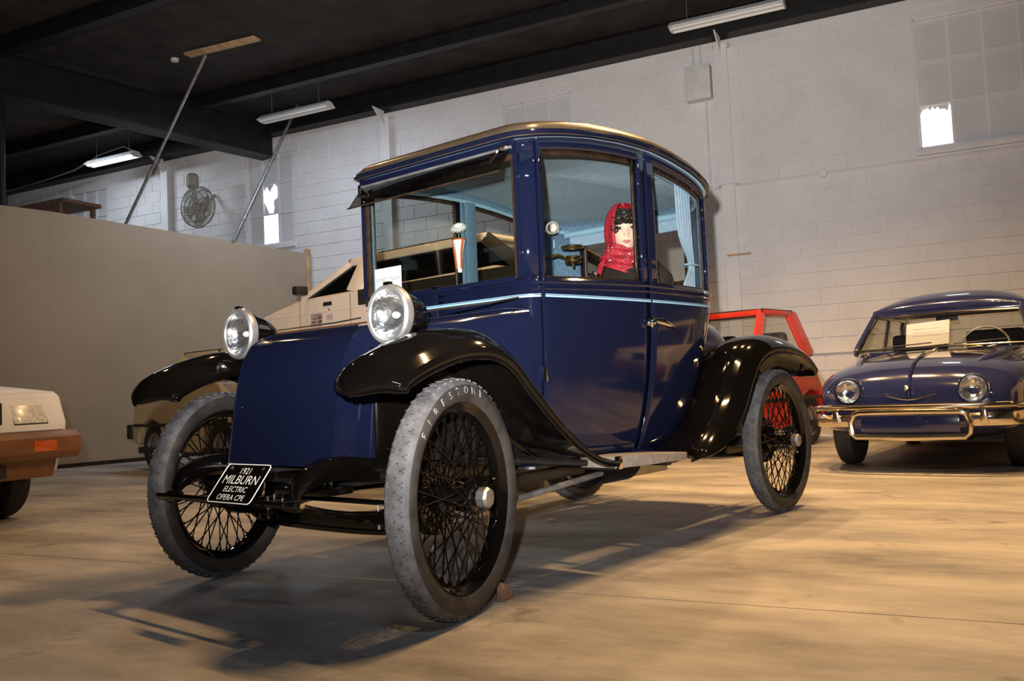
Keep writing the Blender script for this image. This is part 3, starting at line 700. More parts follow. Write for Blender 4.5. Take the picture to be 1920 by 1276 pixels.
RP = [(1.42, .430), (1.54, .445), (1.68, .490), (1.82, .565), (1.94, .670), (2.04, .795), (2.14, .895), (2.27, .955), (2.42, .982), (2.58, .985), (2.75, .965), (2.90, .925), (3.02, .862), (3.09, .800), (3.12, .750)]
for sd in (1, -1):
    f1 = fender(FP, .15, sd, 'front_fender', .49, .80, dropf=lambda s: .075 - .055*max(0, min(1, (s - .35)/.45)), lipf=lambda s: .035 - .02*max(0, min(1, (s - .4)/.4)))
    f2 = fender(RP, .15, sd, 'rear_fender', .46, .80, tipa=False, tipb=True, dropf=lambda s: .03 + .045*min(1, max(0, (s - 1.5)/.3)), lipf=lambda s: .012 + .02*min(1, max(0, (s - 1.5)/.4)), ex=2.6)
    # inner splash aprons
    ap = [(-.02, .50), (.05, .93), (.18, .915), (.30, .83), (.45, .69), (.60, .57), (.76, .49), (.80, .45), (.6, .44)]
    MB().prism(ap, lambda u, v, d: (sd*(.465 + d), u, v), 0, .006).build('splash_apron', 'black_satin', CAR)
    ap = [(1.45, .42), (1.70, .47), (1.92, .62), (2.10, .84), (2.30, .93), (2.60, .95), (2.85, .915), (3.0, .85), (3.07, .77), (3.06, .70), (2.9, .64), (2.3, .62), (2.0, .43)]
    MB().prism(ap, lambda u, v, d: (sd*(.45 + d), u, v), 0, .006).build('splash_apron', 'black_satin', CAR)
    MB().tube([(sd*.47, .10, .55), (sd*.47, .30, .50), (sd*.50, .60, .46), (sd*.62, .85, .43)], .014, 8).build('fender_stay', 'black_satin', CAR)
    MB().grid(lambda u, v: V(sd*(interp(WS, -.03 + .50*u) + .010), -.04 + .012*(1 - u) + .50*u, .50 + v*(.42 - .10*max(0, u - .6))), 8, 6).build('hood_apron', 'black_gloss', CAR, solid=.006)
    # step
    MB().prism([(.865, .408), (.865, .452), (1.08, .448), (1.43, .428), (1.43, .395), (1.1, .40)], lambda u, v, d: (sd*(.58 + d), u, v), 0, .19).build('running_step', 'step_metal', CAR, bevel=.006)
    MB().box2((sd*.35, .92, .395), (sd*.72, .96, .41)).build('step_bracket', 'black_satin', CAR); MB().box2((sd*.35, 1.33, .375), (sd*.72, 1.37, .392)).build('step_bracket', 'black_satin', CAR)
    MB().box2((sd*.755, .855, .405), (sd*.775, .885, .456)).build('step_clip', 'chrome', CAR, bevel=.003)
    # chassis rail with front horn
    rail = crom([(0, -.415, .405), (0, -.40, .45), (0, -.34, .49), (0, -.24, .505), (0, -.1, .49), (0, .3, .455), (0, 1.2, .42), (0, 2.0, .43), (0, 2.5, .52), (0, 2.9, .50)], 5)
    mb = MB(); rr_ = []
    for i, q in enumerate(rail):
        h = .022 + .018 * min(1, i / 14)
        rr_.append([V(sd*(.36 + a), q.y, q.z + b_) for a, b_ in ((-.022, -h), (.022, -h), (.022, h), (-.022, h))])
    mb.loft(rr_, cap=True).build('chassis_rail', 'black_gloss', CAR, bevel=.004)
    MB().tube([(sd*.36 - .03, -.415, .405), (sd*.36 + .03, -.415, .405)], .022, 12).build('spring_eye', 'black_gloss', CAR)
    MB().tube([(sd*.36 - .05, -.415, .405), (sd*.36 + .05, -.415, .405)], .010, 8).build('eye_bolt', 'chrome', CAR)
    for k in range(5):
        L0 = .42 - .075*k; zz = .335 - .009*k; y0 = .01
        pts = [(sd*.36, y0 + L0*u, zz + (.075) * (u*u) * (L0/.42)**2) for u in [x/8 for x in range(-8, 9)]]
        mb = MB(); rr_ = [[V(p[0] + a, p[1], p[2] + b_) for a, b_ in ((-.022, -.004), (.022, -.004), (.022, .004), (-.022, .004))] for p in pts]
        mb.loft(rr_, cap=True).build('front_spring_leaf', 'black_gloss', CAR)
    for k in range(5):
        L0 = .5 - .09*k; zz = .36 - .009*k; y0 = 2.62
        pts = [(sd*.40, y0 + L0*u, zz + .08*(u*u)*(L0/.5)**2) for u in [x/8 for x in range(-8, 9)]]
        mb = MB(); rr_ = [[V(p[0] + a, p[1], p[2] + b_) for a, b_ in ((-.022, -.004), (.022, -.004), (.022, .004), (-.022, .004))] for p in pts]
        mb.loft(rr_, cap=True).build('rear_spring_leaf', 'black_gloss', CAR)
    for y in (-.03, .04):
        MB().tube([(sd*.36 - .028, y, .27), (sd*.36 - .028, y, .355), (sd*.36 + .028, y, .355), (sd*.36 + .028, y, .27)], .005, 6).build('spring_clip', 'galvanised', CAR)
    MB().tube([(sd*.50, .03, .285), (sd*.50, .55, .315), (sd*.48, 1.16, .352)], .013, 8).build('radius_rod', 'galvanised', CAR)
# axles
pts = crom([(-.63, 0, .40), (-.56, 0, .385), (-.46, 0, .315), (-.34, 0, .285), (0, 0, .278), (.34, 0, .285), (.46, 0, .315), (.56, 0, .385), (.63, 0, .40)], 5)
MB().loft([[V(p.x, p.y + a, p.z + b_) for a, b_ in ((-.024, -.036), (.024, -.036), (.024, -.022), (.009, -.018), (.009, .018), (.024, .022), (.024, .036), (-.024, .036), (-.024, .022), (-.009, .018), (-.009, -.018), (-.024, -.022))] for p in pts], cap=True).build('front_axle', 'black_gloss', CAR)
MB().tube([(-.60, .16, .33), (.60, .16, .33)], .011, 8).build('tie_rod', 'black_gloss', CAR)
MB().tube([(-.45, -.43, .405), (.40, -.43, .405)], .011, 10).build('horn_tie_bar', 'black_gloss', CAR)
MB().tube([(-.62, 2.62, .395), (.62, 2.62, .395)], .035, 14).build('rear_axle', 'black_satin', CAR)
MB().ball((0, 2.62, .40), (.12, .16, .15)).build('differential', 'black_satin', CAR)
MB().lathe([(0, -.22), (.10, -.22), (.13, -.18), (.13, .18), (.10, .22), (0, .22)], (0, 1.9, .34), axis=(0, 1, 0), n=24).build('motor_case', 'black_satin', CAR)
MB().box2((-.30, .55, .33), (.30, 1.3, .42)).build('battery_tray', 'black_satin', CAR, bevel=.02)
MB().box2((-.33, -.12, .43), (.33, .02, .49)).build('front_crossmember', 'black_satin', CAR, bevel=.01)
for x in (.02, .06, .17, .21): MB().tube([(x, -.14, .395), (x, -.14, .45)], .006, 8).build('mount_bolt', 'chrome', CAR)
MB().box2((-.05, -.20, .40), (.26, -.08, .43)).build('mount_plate', 'black_gloss', CAR, bevel=.006)
MB().box2((.0, -.22, .47), (.30, -.05, .482)).build('valance_plate', 'black_gloss', CAR)
MB().tube([(.36, .02, .47), (.36, .02, .43), (.365, .0, .415), (.375, -.02, .42), (.38, -.03, .43)], .006, 8).build('hook', 'chrome', CAR)
MB().tube([(.10, .05, .40), (.42, .28, .425)], .012, 8).build('drag_link', 'black_gloss', CAR)
for y in (1.55, 2.3): MB().tube([(.30, y, .38), (.10, y + .5, .33)], .008, 6).build('brake_rod', 'black_satin', CAR)
# wheels
def build_wheel(first=None):
    w = MB().lathe([(.312, -.036), (.318, -.030), (.306, -.024), (.292, -.016), (.288, 0), (.292, .016), (.306, .024), (.318, .030), (.312, .036), (.300, .030), (.284, .018), (.279, 0), (.284, -.018), (.300, -.030), (.312, -.036)], axis=(1, 0, 0), n=64).build('wheel', 'black_gloss', CAR)
    ch = []
    tp = []
    for k in range(25):
        a = -2.55 + 5.10*k/24; r = .349 + .046*math.cos(a); x = .0495*math.sin(a)
        if abs(a) < .62: r = .349 + .046*math.cos(.62) + (.046*(1 - math.cos(.62))) * (1 - (a/.62)**2) * .75
        tp.append((r, x))
    ch.append(MB().lathe(tp, axis=(1, 0, 0), n=72).build('tire', 'rubber_side', w, sharp=60))
    ch.append(MB().lathe([(r_ + .0012, x_) for r_, x_ in tp[7:18]], axis=(1, 0, 0), n=72).build('tread_band', 'rubber', w, sharp=60))
    tr = MB()
    # raised letter-block tread
    for i in range(58):
        a = 2*PI*i/58
        for xo, off, hw, rot in ((-.022, 0, .0085, .6), (.0, .5, .0085, -.6), (.022, 0, .0085, .6)):
            aa = a + off * 2*PI/58; R_ = .3905 if xo == 0 else .3875
            ur = V(0, math.cos(aa), math.sin(aa)); ut = V(0, -math.sin(aa), math.cos(aa)); ux = V(1, 0, 0)
            for sgn in (1, -1):
                d1 = (ux * math.cos(rot*sgn) + ut * math.sin(rot*sgn)); d2 = (ux * -math.sin(rot*sgn) + ut * math.cos(rot*sgn))
                M3 = Matrix((d1, d2, ur)).transposed()
                tr.box(ur * R_ + ux * xo + ut * .004 * sgn, (hw*2, .0055, .010), M3)
    ch.append(stuff(tr.build('tread', 'rubber', w, weld=False)))
    for sgn in (-1, 1):
        pass
    # spokes
    def spoke(hub_r, hx, rim_a, hub_a):
        mb = MB(); mb.tube([(hx, hub_r*math.cos(hub_a), hub_r*math.sin(hub_a)), (0.004*(1 if hx > 0 else -1), .283*math.cos(rim_a), .283*math.sin(rim_a))], .0028, 5, cap=False)
        mb.lathe([(.0045, 0), (.0045, .018)], (0.004*(1 if hx > 0 else -1), .268*math.cos(rim_a), .268*math.sin(rim_a)), axis=(0, math.cos(rim_a), math.sin(rim_a)), n=6)
        return mb
    ns_ = 15
    for hx, lead, ph in ((.062, .55, 0), (.062, -.55, .5), (-.055, .5, .25), (-.055, -.5, .75)):
        base = None
        for i in range(ns_):
            if base is None:
                base = spoke(.040, hx, 2*PI*ph/ns_, 2*PI*ph/ns_ + lead*1.9).build('spoke', 'black_gloss', w, weld=False); ch.append(base)
            else:
                ch.append(dup(base, w, rot=(2*PI*i/ns_, 0, 0)))
    ch.append(MB().lathe([(.0, -.075), (.045, -.075), (.048, -.05), (.030, -.04), (.030, .045), (.046, .052), (.046, .068), (.030, .072), (.028, .085), (0, .085)], axis=(1, 0, 0), n=28).build('hub', 'black_gloss', w))
    ch.append(MB().lathe([(0.030, .080), (.034, .084), (.036, .112), (.030, .122), (.0, .123)], axis=(1, 0, 0), n=8).build('hub_cap', 'steel', w, bevel=.002, sharp=25))
    ch.append(MB().lathe([(0, -.115), (.12, -.115), (.125, -.11), (.125, -.075), (.12, -.07), (0, -.07)], axis=(1, 0, 0), n=40).build('brake_drum', 'black_gloss', w))
    return w, ch
wf, wch = build_wheel()
STEER = .2537
wheels = [wf]
def place(w, x, y, rz): w.location = (x, y, .395); w.rotation_euler = (0, 0, rz)
for x, y, rz in ((-.691, 0, STEER + PI), (.691, 2.625, 0), (-.691, 2.625, PI)):
    w2 = dup(wf, CAR)
    for c in wch: dup(c, w2)
    place(w2, x, y, rz); w2['label'] = 'black wire wheel with grey tire'
place(wf, .691, 0, STEER); wf['label'] = 'black wire wheel with grey tire'
# raised maker's lettering round the top of the near front sidewall
word = 'FIRESTONE'
for i, chx in enumerate(word):
    a0 = math.radians(142 - i * 8.6)
    def fn(u, v, d, a0=a0):
        r = .353 + v; a = a0 - u / .353
        e = (r - .349) / .046; xx = .0495 * math.sqrt(max(0, 1 - e*e)) + .0012
        return V(xx, -r*math.cos(a) , r*math.sin(a))
    # angle measured from the wheel's front, rising over the top
    def fn2(u, v, d, a0=a0):
        r = .353 + v; a = PI - a0 + u / .353
        e = (r - .349) / .046; xx = .0495 * math.sqrt(max(0, 1 - e*e)) + .0014
        return V(xx, -r*math.cos(a), r*math.sin(a))
    text_mb(chx, .036, fn2).build('tire_letter', 'rubber_letters', wf, weld=False, solid=.0012, off=0)
# headlamps
for sd in (1, -1):
    o = (sd*.455, -.060, 1.022)
    h = MB().lathe([(.099, .0), (.101, .012), (.098, .03), (.090, .045), (.075, .09), (.055, .135), (.030, .165), (.0, .175)], o, axis=(0, 1, 0), n=40).build('headlamp', 'black_gloss', CAR)
    MB().lathe([(.086, -.006), (.089, -.014), (.098, -.016), (.105, -.008), (.107, .012), (.101, .024)], o, axis=(0, 1, 0), n=40).build('rim', 'satin_rim', h)
    MB().lathe([(.094, .004), (.085, .022), (.070, .040), (.050, .055), (.028, .064), (.010, .066), (0, .066)], o, axis=(0, 1, 0), n=40).build('reflector', 'reflector', h)
    MB().lathe([(0, -.020), (.03, -.0192), (.06, -.016), (.08, -.0115), (.094, -.006)], o, axis=(0, 1, 0), n=40).build('lens', 'lens_glass', h)
    MB().ball((o[0], o[1] + .035, o[2]), (.013, .018, .013), 12, 8).build('bulb', 'lens_clear', h)
    MB().box2((o[0] - .015, o[1] - .01, o[2] + .10), (o[0] + .015, o[1] + .01, o[2] + .115)).build('latch', 'chrome', h, bevel=.003)
    for k in range(3):
        a = PI * (.1 + .4*k) if sd > 0 else PI * (.9 - .4*k)
        MB().ball((o[0] + .092*math.cos(a)*.0 + sd*.085, o[1] + .04, o[2] - .04 + .04*k), .006, 8, 6).build('rivet', 'chrome', h)
    MB().tube([(o[0] + sd*.0, o[1] + .08, o[2] - .06), (o[0] + sd*.03, o[1] + .08, o[2] - .10), (sd*.50, -.04, .925)], .014, 10).build('post', 'black_gloss', h)
    MB().tube([V(sd*.46, .05, 1.03), V(sd*.44, .15, 1.045), V(sd*.43, .30, 1.065), V(sd*.46, .45, 1.085), V(sd*.485, .62, 1.115)], .004, 6).build('cable', 'trim_black', h)
# number plate
PLM = lambda u, v, d: V(.135 + u*1.0, -.462 + .62*v - d*.78 + 0.0, .474 + .78*v - d*.62)
pl = MB(); pw, ph = .124, .074
cnr = []
for cx, cy, a0 in ((pw-.014, ph-.014, 0), (-pw+.014, ph-.014, 90), (-pw+.014, -ph+.014, 180), (pw-.014, -ph+.014, 270)):
    cnr += [(cx + .014*math.cos(math.radians(a0 + k*22.5)), cy + .014*math.sin(math.radians(a0 + k*22.5))) for k in range(5)]
plate = pl.prism(cnr, PLM, 0, .003).build('number_plate', 'black_gloss', CAR)
MB().tube([PLM(u*1.0, v*1.0, .002) for u, v in cnr], .0018, 6, closed=True).build('plate_border', 'white_paint', plate)
for txt, sz, vv in (('1921', .034, .049), ('MILBURN', .048, .014), ('ELECTRIC', .030, -.022), ('OPERA CPE', .030, -.053)):
    text_mb(txt, sz, lambda u, v, d, vv=vv: PLM(u * 1.02, v + vv, .004)).build('plate_letters', 'white_paint', plate, weld=False)
for u in (-.09, .09): MB().ball(PLM(u, .060, .004), .006, 8, 6).build('plate_bolt', 'chrome', plate)
for u in (-.05, .08): MB().tube([PLM(u, -.07, -.005), V(.135 + u, -.455, .398), V(.135+u+.01, -.432, .395)], .006, 6).build('plate_bracket', 'black_gloss', plate)
# door furniture and seams
hp = surf(t_of_s(1.455), 1.03, .004, 1)
dh = MB(); dh.lathe([(.0, 0), (.028, 0), (.028, .010), (.016, .018), (.013, .045), (0, .045)], hp, axis=(1, .1, 0), n=20)
dh.tube([hp + V(.035, -.012, .004), hp + V(.05, .02, -.004), hp + V(.05, .085, -.016), hp + V(.045, .135, -.026)], [.015, .019, .016, .008], 10)
dh.build('door_handle', 'chrome', CAR, sharp=40)
MB().lathe([(0, 0), (.009, 0), (.009, .01), (0, .01)], surf(t_of_s(1.42), 1.02, .004, 1), axis=(1, .1, 0), n=14).build('keyhole', 'chrome', CAR)
for sd in (1, -1):
    for zz in (.80, 1.135):
        q = surf(tDF, zz, .006, sd); MB().tube([q - V(0, 0, .03), q + V(0, 0, .03)], .010, 10).build('door_hinge', 'chrome' if zz < 1 else 'navy', CAR)
    MB().tube([surf(tDF, ZL + .02 + (1.74 - ZL)*k/20, .004, sd) for k in range(20)], .0045, 6).build('door_bead', 'navy', CAR)
    MB().tube([surf(tDR, ZL + .02 + (1.80 - ZL)*k/20, .004, sd) for k in range(20)], .0040, 6).build('door_bead', 'navy', CAR)
    MB().tube([surf(k/60, ZL + .006, .002, sd) for k in range(18, 52)], .007, 6).build('sill_bead', 'navy', CAR)
# seats and cab fittings
st = MB(); st.box2((-.50, 1.62, .50), (.50, 2.12, .86)); st.build('rear_seat', 'upholstery', CAR, bevel=.04)
def seatback(u, v):
    a = PI * u; x = -.50 + 1.0*u; top = 1.22 + .09 * math.sin(a)**.5
    return V(x, 2.02 + .10*v - .12*(abs(2*u-1)**3) + .03*math.sin(v*PI), .84 + (top - .84)*v)
MB().grid(seatback, 20, 8).build('seat_back', 'upholstery', CAR, solid=.10, off=0)
def chair_back(u, v):
    a = -PI/2 + PI*u
    return V(.34 + .17*math.sin(a)*(1 - .45*v*v), 1.93 - .05*math.cos(a), .80 + .62*v - .12*v*abs(math.sin(a))**3)
MB().grid(chair_back, 16, 10).build('seat_head_roll', 'upholstery_dark', CAR, solid=.06, off=0)
MB().box2((-.46, .80, .50), (-.05, 1.15, .82)).build('front_seat', 'upholstery', CAR, bevel=.04)
q = V(-.475, 2.165, 1.735)
dl = MB().lathe([(.0, 0), (.028, 0), (.030, .012), (.026, .022), (0, .03)], q + V(.045, -.06, -.03), axis=(.62, -.78, 0), n=24).build('dome_lamp', 'lens_clear', CAR)
MB().lathe([(.028, 0), (.044, 0), (.046, .008), (.040, .016), (.030, .016)], q + V(.045, -.06, -.03), axis=(.62, -.78, 0), n=28).build('lamp_ring', 'chrome', dl)
MB().tube([(-.42, 2.10, 1.63), (-.42, 2.10, 1.58)], .006, 8).build('blind_pull', 'piping_blue', CAR)
tl = MB(); tl.tube([(-.42, 1.50, .60), (-.40, 1.60, 1.20), (-.36, 1.80, 1.46)], .010, 8)
tiller = tl.build('steering_tiller', 'brass', CAR)
for zz, r in ((1.535, .058), (1.475, .045), (1.45, .040)):
    MB().tube([(-.16 + r*math.cos(2*PI*k/24), 1.92 + r*math.sin(2*PI*k/24), zz) for k in range(24)], .008, 8, closed=True).build('tiller_ring', 'brass', tiller)
MB().tube([(-.36, 1.80, 1.46), (-.25, 1.90, 1.50), (-.16, 1.92, 1.46), (-.16, 1.92, 1.42)], .009, 8).build('tiller_grip', 'brass', tiller)
MB().tube([(.345, 1.42, 1.17), (.345, 1.42, 1.285)], .010, 10).build('control_lever', 'chrome', CAR)
# curtain at the quarter window
def curtain(u, v):
    z = 1.785 - .575*v
    g = 1 - .62*math.exp(-((v - .75)/.16)**2) - .10*v
    s = 2.075 - (1-u) * .205 * g
    t = t_of_s(s); off = -.060 + .013*math.sin(u*2*PI*6) * (.6 + .4*v)
    return surf(t, z, off, 1)
ct = MB().grid(curtain, 60, 24).build('curtain', 'curtain_cloth', CAR, sharp=80)
ct['label'] = 'pale blue gathered curtain'
MB().tube([surf(t_of_s(2.06 - .10*math.sin(PI*k/10)), 1.352, -.060 + .03*math.cos(PI*k/10), 1) for k in range(11)], .006, 6).build('curtain_tie', 'curtain_cloth', ct)
MB().tube([surf(t_of_s(1.6 + .48*k/8), wtop(1.6 + .48*k/8) + .0, -.06, 1) for k in range(9)], .007, 8).build('curtain_rod', 'piping_blue', CAR)

# ------------------------------------------------------------------ things in and on the coupe
def W_(l, s, z): return CARM @ Vector((l, s, z))
CROT = -0.2262
# paper notice behind the windscreen
o = MB().prism([(-.405, 1.200), (-.225, 1.200), (-.225, 1.337), (-.405, 1.337)], lambda u, v, d: CARM @ V(u, .648 + d, v), 0, .0012).build('paper_notice', 'paper'); tag(o, 'white paper notice taped low on the windscreen of the navy coupe', 'notice')
for t_, sz, z in (('DO NOT TOUCH', .0215, 1.282), ('PLEASE', .0215, 1.258)):
    text_mb(t_, sz, lambda u, v, d: CARM @ V(-.315 + u, .6465, z + v)).build('notice_letters', 'ink', o, weld=False)
# bud vase and flower
vs = thing('bud_vase', 'slender white and amber glass bud vase on the blue coupe pillar', 'vase', W_(-.515, 1.36, 1.39), CROT)
MB().lathe([(0, 0), (.012, 0), (.016, .05), (.022, .11), (.034, .17), (.036, .178), (.032, .176), (.018, .11), (.010, .02)], n=24).build('glass_cone', 'vase_white', vs)
MB().lathe([(.0365, .176), (.040, .184), (.032, .186), (.034, .172)], n=24).build('amber_rim', 'vase_amber', vs)
for sx in (-1, 1): MB().tube([(sx*.018, -.006, .02), (sx*.024, -.01, .10), (sx*.036, -.008, .175)], .006, 6).build('amber_band', 'vase_amber', vs)
MB().tube([(-.02, 0, .12), (-.045, .0, .12)], .006, 6).build('holder', 'chrome', vs)
fl_ = thing('daisy', 'single white daisy standing in the bud vase', 'flower', W_(-.515, 1.36, 1.47), CROT)
MB().tube([(0, 0, -.02), (.004, -.004, .09), (.012, -.008, .15)], .0028, 6).build('stem', 'stem_green', fl_)
MB().ball((.012, -.008, .158), (.012, .012, .008), 10, 6).build('flower_head', 'petal', fl_)
DT = Matrix.Rotation(.75, 3, V(1, .5, 0).normalized())
for ring, (n_, r_, up_) in enumerate(((17, .052, .010), (13, .036, .024))):
    for k in range(n_):
        a = 2*PI*k/n_ + ring*.2
        def pet(u, v): 
            w = .0058*math.sin(PI*min(1, .15 + .85*u))*(2*v - 1); r = .006 + (r_ - .006)*u
            q_ = DT @ V(r*math.cos(a) - w*math.sin(a), r*math.sin(a) + w*math.cos(a), up_*math.sin(u*2.0) - .004*u)
            return V(.012, -.008, .158) + q_
        MB().grid(pet, 4, 2).build('petal', 'petal', fl_, solid=.0008)
# wheel chock
o = MB().prism([(0, 0), (.10, 0), (.10, .035), (.0, .085)], lambda u, v, d: CARM @ V(.640 + d*.9 - u*.1, .235 + u*.65, v*.8), 0, .035).build('wheel_chock', 'chock_wood', bevel=.004); tag(o, 'small reddish wooden wedge behind the front tire of the navy coupe', 'chock')

# mannequin passenger
pp = W_(.228, 1.86, 0)
face_dir = Vector((0, 0, 0)) - Vector((pp.x, pp.y, 0)); ang = math.atan2(face_dir.x, -face_dir.y)
person = MB()
for rr in ([(0, .0, .90, .165, .13), (0, 0, 1.02, .15, .11), (0, 0, 1.15, .165, .112), (0, 0, 1.26, .182, .108), (0, 0, 1.34, .165, .088), (0, 0, 1.385, .095, .066), (0, -.004, 1.42, .054, .054), (0, -.01, 1.50, .050, .054)],):
    person.loft([[V(x + rx*math.cos(2*PI*k/24), y + ry*math.sin(2*PI*k/24), z) for k in range(24)] for x, y, z, rx, ry in rr], cap=True)
for sd in (-1, 1):
    person.tube([(sd*.15, 0, 1.33), (sd*.20, -.01, 1.27), (sd*.225, -.05, 1.12), (sd*.22, -.12, 1.03), (sd*.15, -.24, 1.0), (sd*.10, -.30, 1.0)], [.058, .055, .045, .040, .034, .026], 12)
    person.tube([(sd*.10, -.30, 1.0), (sd*.085, -.345, .995), (sd*.075, -.375, .99)], [.024, .036, .028], 10)
    for k, (dx, ln_) in enumerate(((.030, .050), (.010, .062), (-.010, .058), (-.028, .044))):
        person.tube([(sd*(.075 + dx), -.37, .99), (sd*(.075 + dx), -.37 - ln_*.6, .988), (sd*(.07 + dx), -.37 - ln_, .968)], [.009, .0085, .007], 8)
    person.tube([(sd*.06, -.32, 1.0), (sd*.035, -.35, .995), (sd*.03, -.38, .985)], [.012, .010, .008], 8)
    person.tube([(sd*.09, .0, .94), (sd*.10, -.20, .945), (sd*.10, -.40, .93), (sd*.10, -.45, .86), (sd*.10, -.43, .66), (sd*.10, -.42, .52)], [.095, .085, .062, .058, .055, .040], 12)
    person.tube([(sd*.10, -.40, .49), (sd*.10, -.48, .475), (sd*.10, -.58, .468)], [.040, .038, .028], 10)
HZ = 1.552
def head(u, v):
    th = PI * v; a = 2*PI*u
    x, y, z = math.sin(th)*math.cos(a), math.sin(th)*math.sin(a), math.cos(th)
    X, Y, Z = .073*x, .092*y, .118*z
    if z < 0: X *= 1 - .34*z*z; Y = Y*(1 - .12*z*z) - .012*z*z
    fr_ = max(0, -y)
    gs = lambda cx, cz, sx, sz: math.exp(-((X - cx)/sx)**2 - ((Z - cz)/sz)**2) * (fr_ > .3)
    Y -= .020*gs(0, -.022, .011, .012) + .010*gs(0, -.004, .009, .022) + .007*gs(0, -.058, .022, .012) + .008*gs(0, -.098, .022, .016) + .006*gs(0, .034, .05, .012)
    Y += .010*gs(.031, .010, .015, .010) + .010*gs(-.031, .010, .015, .010)
    return V(X, Y, HZ + Z)
TW = Matrix.Rotation(ang + .12 - CROT, 3, 'Z')
def twist(mb, k=1.0):
    mb.v = [tuple((TW if k == 1.0 else Matrix.Rotation((ang + .12 - CROT)*k, 3, 'Z')) @ Vector(v)) for v in mb.v]; return mb
person.add(*(lambda q: (q.v, q.f))(twist(MB().grid(head, 56, 40))))
for sd in (-1, 1): person.add(*(lambda q: (q.v, q.f))(twist(MB().ball((sd*.074, .012, HZ - .008), (.010, .020, .032), 10, 8))))
pr = person.build('person', 'skin', weld=True); pr.location = pp; pr.rotation_euler = (0, 0, CROT)
md = pr.modifiers.new('remesh', 'REMESH'); md.mode = 'VOXEL'; md.voxel_size = .006; md.use_smooth_shade = True
md = pr.modifiers.new('smooth', 'SMOOTH'); md.factor = .5; md.iterations = 2
tag(pr, 'person in a red sequinned headscarf and dark coat seated in the navy coupe', 'person')
for sd in (-1, 1):
    e = twist(MB().ball((sd*.031, -.0715, HZ + .010), (.0125, .010, .0085), 14, 10)).build('eye', 'eye_white', pr)
    twist(MB().ball((sd*.031 + .001, -.0795, HZ + .010), (.0055, .003, .0058), 10, 8)).build('iris', 'hair', e)
    twist(MB().tube([(sd*.016, -.086, HZ + .032), (sd*.032, -.086, HZ + .038), (sd*.050, -.075, HZ + .031)], [.003, .0042, .002], 6)).build('eyebrow', 'hair', pr)
    twist(MB().tube([(sd*.019, -.081, HZ + .013), (sd*.031, -.083, HZ + .0195), (sd*.044, -.076, HZ + .013)], .0022, 6)).build('eyelash', 'hair', pr)
twist(MB().tube([(-.022, -.088, HZ - .059), (-.008, -.096, HZ - .055), (0, -.0965, HZ - .0565), (.008, -.096, HZ - .055), (.022, -.088, HZ - .059)], [.002, .0045, .004, .0045, .002], 8)).build('upper_lip', 'lip', pr)
twist(MB().tube([(-.020, -.088, HZ - .061), (0, -.096, HZ - .066), (.020, -.088, HZ - .061)], [.002, .006, .002], 8)).build('lower_lip', 'lip', pr)
hr = MB(); rnd = random.Random(3)
for k in range(300):
    a = rnd.uniform(-PI*.80, -PI*.20); zz = rnd.uniform(.0, .97)
    th = math.acos(max(-1, min(1, zz)))
    y = math.sin(th)*math.sin(a); x = math.sin(th)*math.cos(a)
    if zz < .36 and abs(x) < .70: continue
    p = V(.068*x, .104*y, HZ + .118*zz); r = rnd.uniform(.009, .015)
    b1 = V(rnd.uniform(-1, 1), rnd.uniform(-1, 1), rnd.uniform(-1, 1)).normalized(); b2 = b1.cross(V(.3, .5, .8)).normalized()
    hr.tube([p + (b1*math.cos(t)*r + b2*math.sin(t)*r) + p.cross(b1).normalized()*.004*t for t in [j*.75 for j in range(9)]], .0045, 5)
twist(hr).build('curly_hair', 'hair', pr, weld=False)
def hood(u, v):
    a = PI*(-.30 + 1.60*u)             # open towards the face (-y)
    th = PI*(.03 + .64*v)
    k = 1.0 + .05*math.sin(9*a + 4*v)*v
    R_ = V(.106*k*math.cos(a)*math.sin(th)**.8, .122*k*math.sin(a)*math.sin(th)**.8 + .012, .156*math.cos(th))
    return V(R_.x, R_.y, HZ + .008 + R_.z)
twist(MB().grid(hood, 44, 26)).build('headscarf', 'scarf_red', pr, solid=.008)
def wrap(u, v):
    a = 2*PI*u; z = 1.478 - .112*v; f = -math.sin(a)
    r = .078 + .055*v + .010*math.sin(5*a + 7*v) + .006*math.sin(22*v + 2*a); 
    return V(r*1.08*math.cos(a), r*math.sin(a) - .01, z + .018*math.sin(2*a + 1) - .028*max(0, f)*v)
twist(MB().grid(wrap, 56, 26)).build('scarf_wrap', 'scarf_red', pr, solid=.008)
twist(MB().grid(lambda u, v: V(-.125 - .075*v + .03*(u - .5) , -.075 - .02*v + .006*math.sin(u*9), 1.40 - .22*v + .006*math.sin(u*12)), 8, 12)).build('scarf_tail', 'scarf_red', pr, solid=.008)
sq = MB()
for k in range(70):
    a, v = rnd.uniform(-PI, 0), rnd.uniform(0, 1); p = wrap((a % (2*PI))/(2*PI), v); d = V(p.x, p.y + .01, 0).normalized()
    sq.box(p + d*.006, (.005, .005, .005), Matrix.Rotation(rnd.uniform(0, 3), 3, V(rnd.random(), rnd.random(), rnd.random())))
stuff(twist(sq).build('sequins', 'satin_rim', pr, weld=False))
ctm = MB()
ctm.loft([[V((rx + .014)*math.cos(2*PI*k/28), (ry + .014)*math.sin(2*PI*k/28), z) for k in range(28)] for z, rx, ry in ((.88, .19, .15), (1.02, .165, .125), (1.15, .18, .125), (1.26, .196, .12), (1.33, .182, .102), (1.375, .115, .078), (1.40, .075, .068))])
for sd in (-1, 1): ctm.tube([(sd*.15, 0, 1.325), (sd*.20, -.01, 1.265), (sd*.225, -.05, 1.12), (sd*.22, -.12, 1.03), (sd*.155, -.235, 1.0)], [.07, .068, .06, .054, .046], 14)
ctm.build('coat', 'coat_brown', pr, weld=False)
sk = MB()
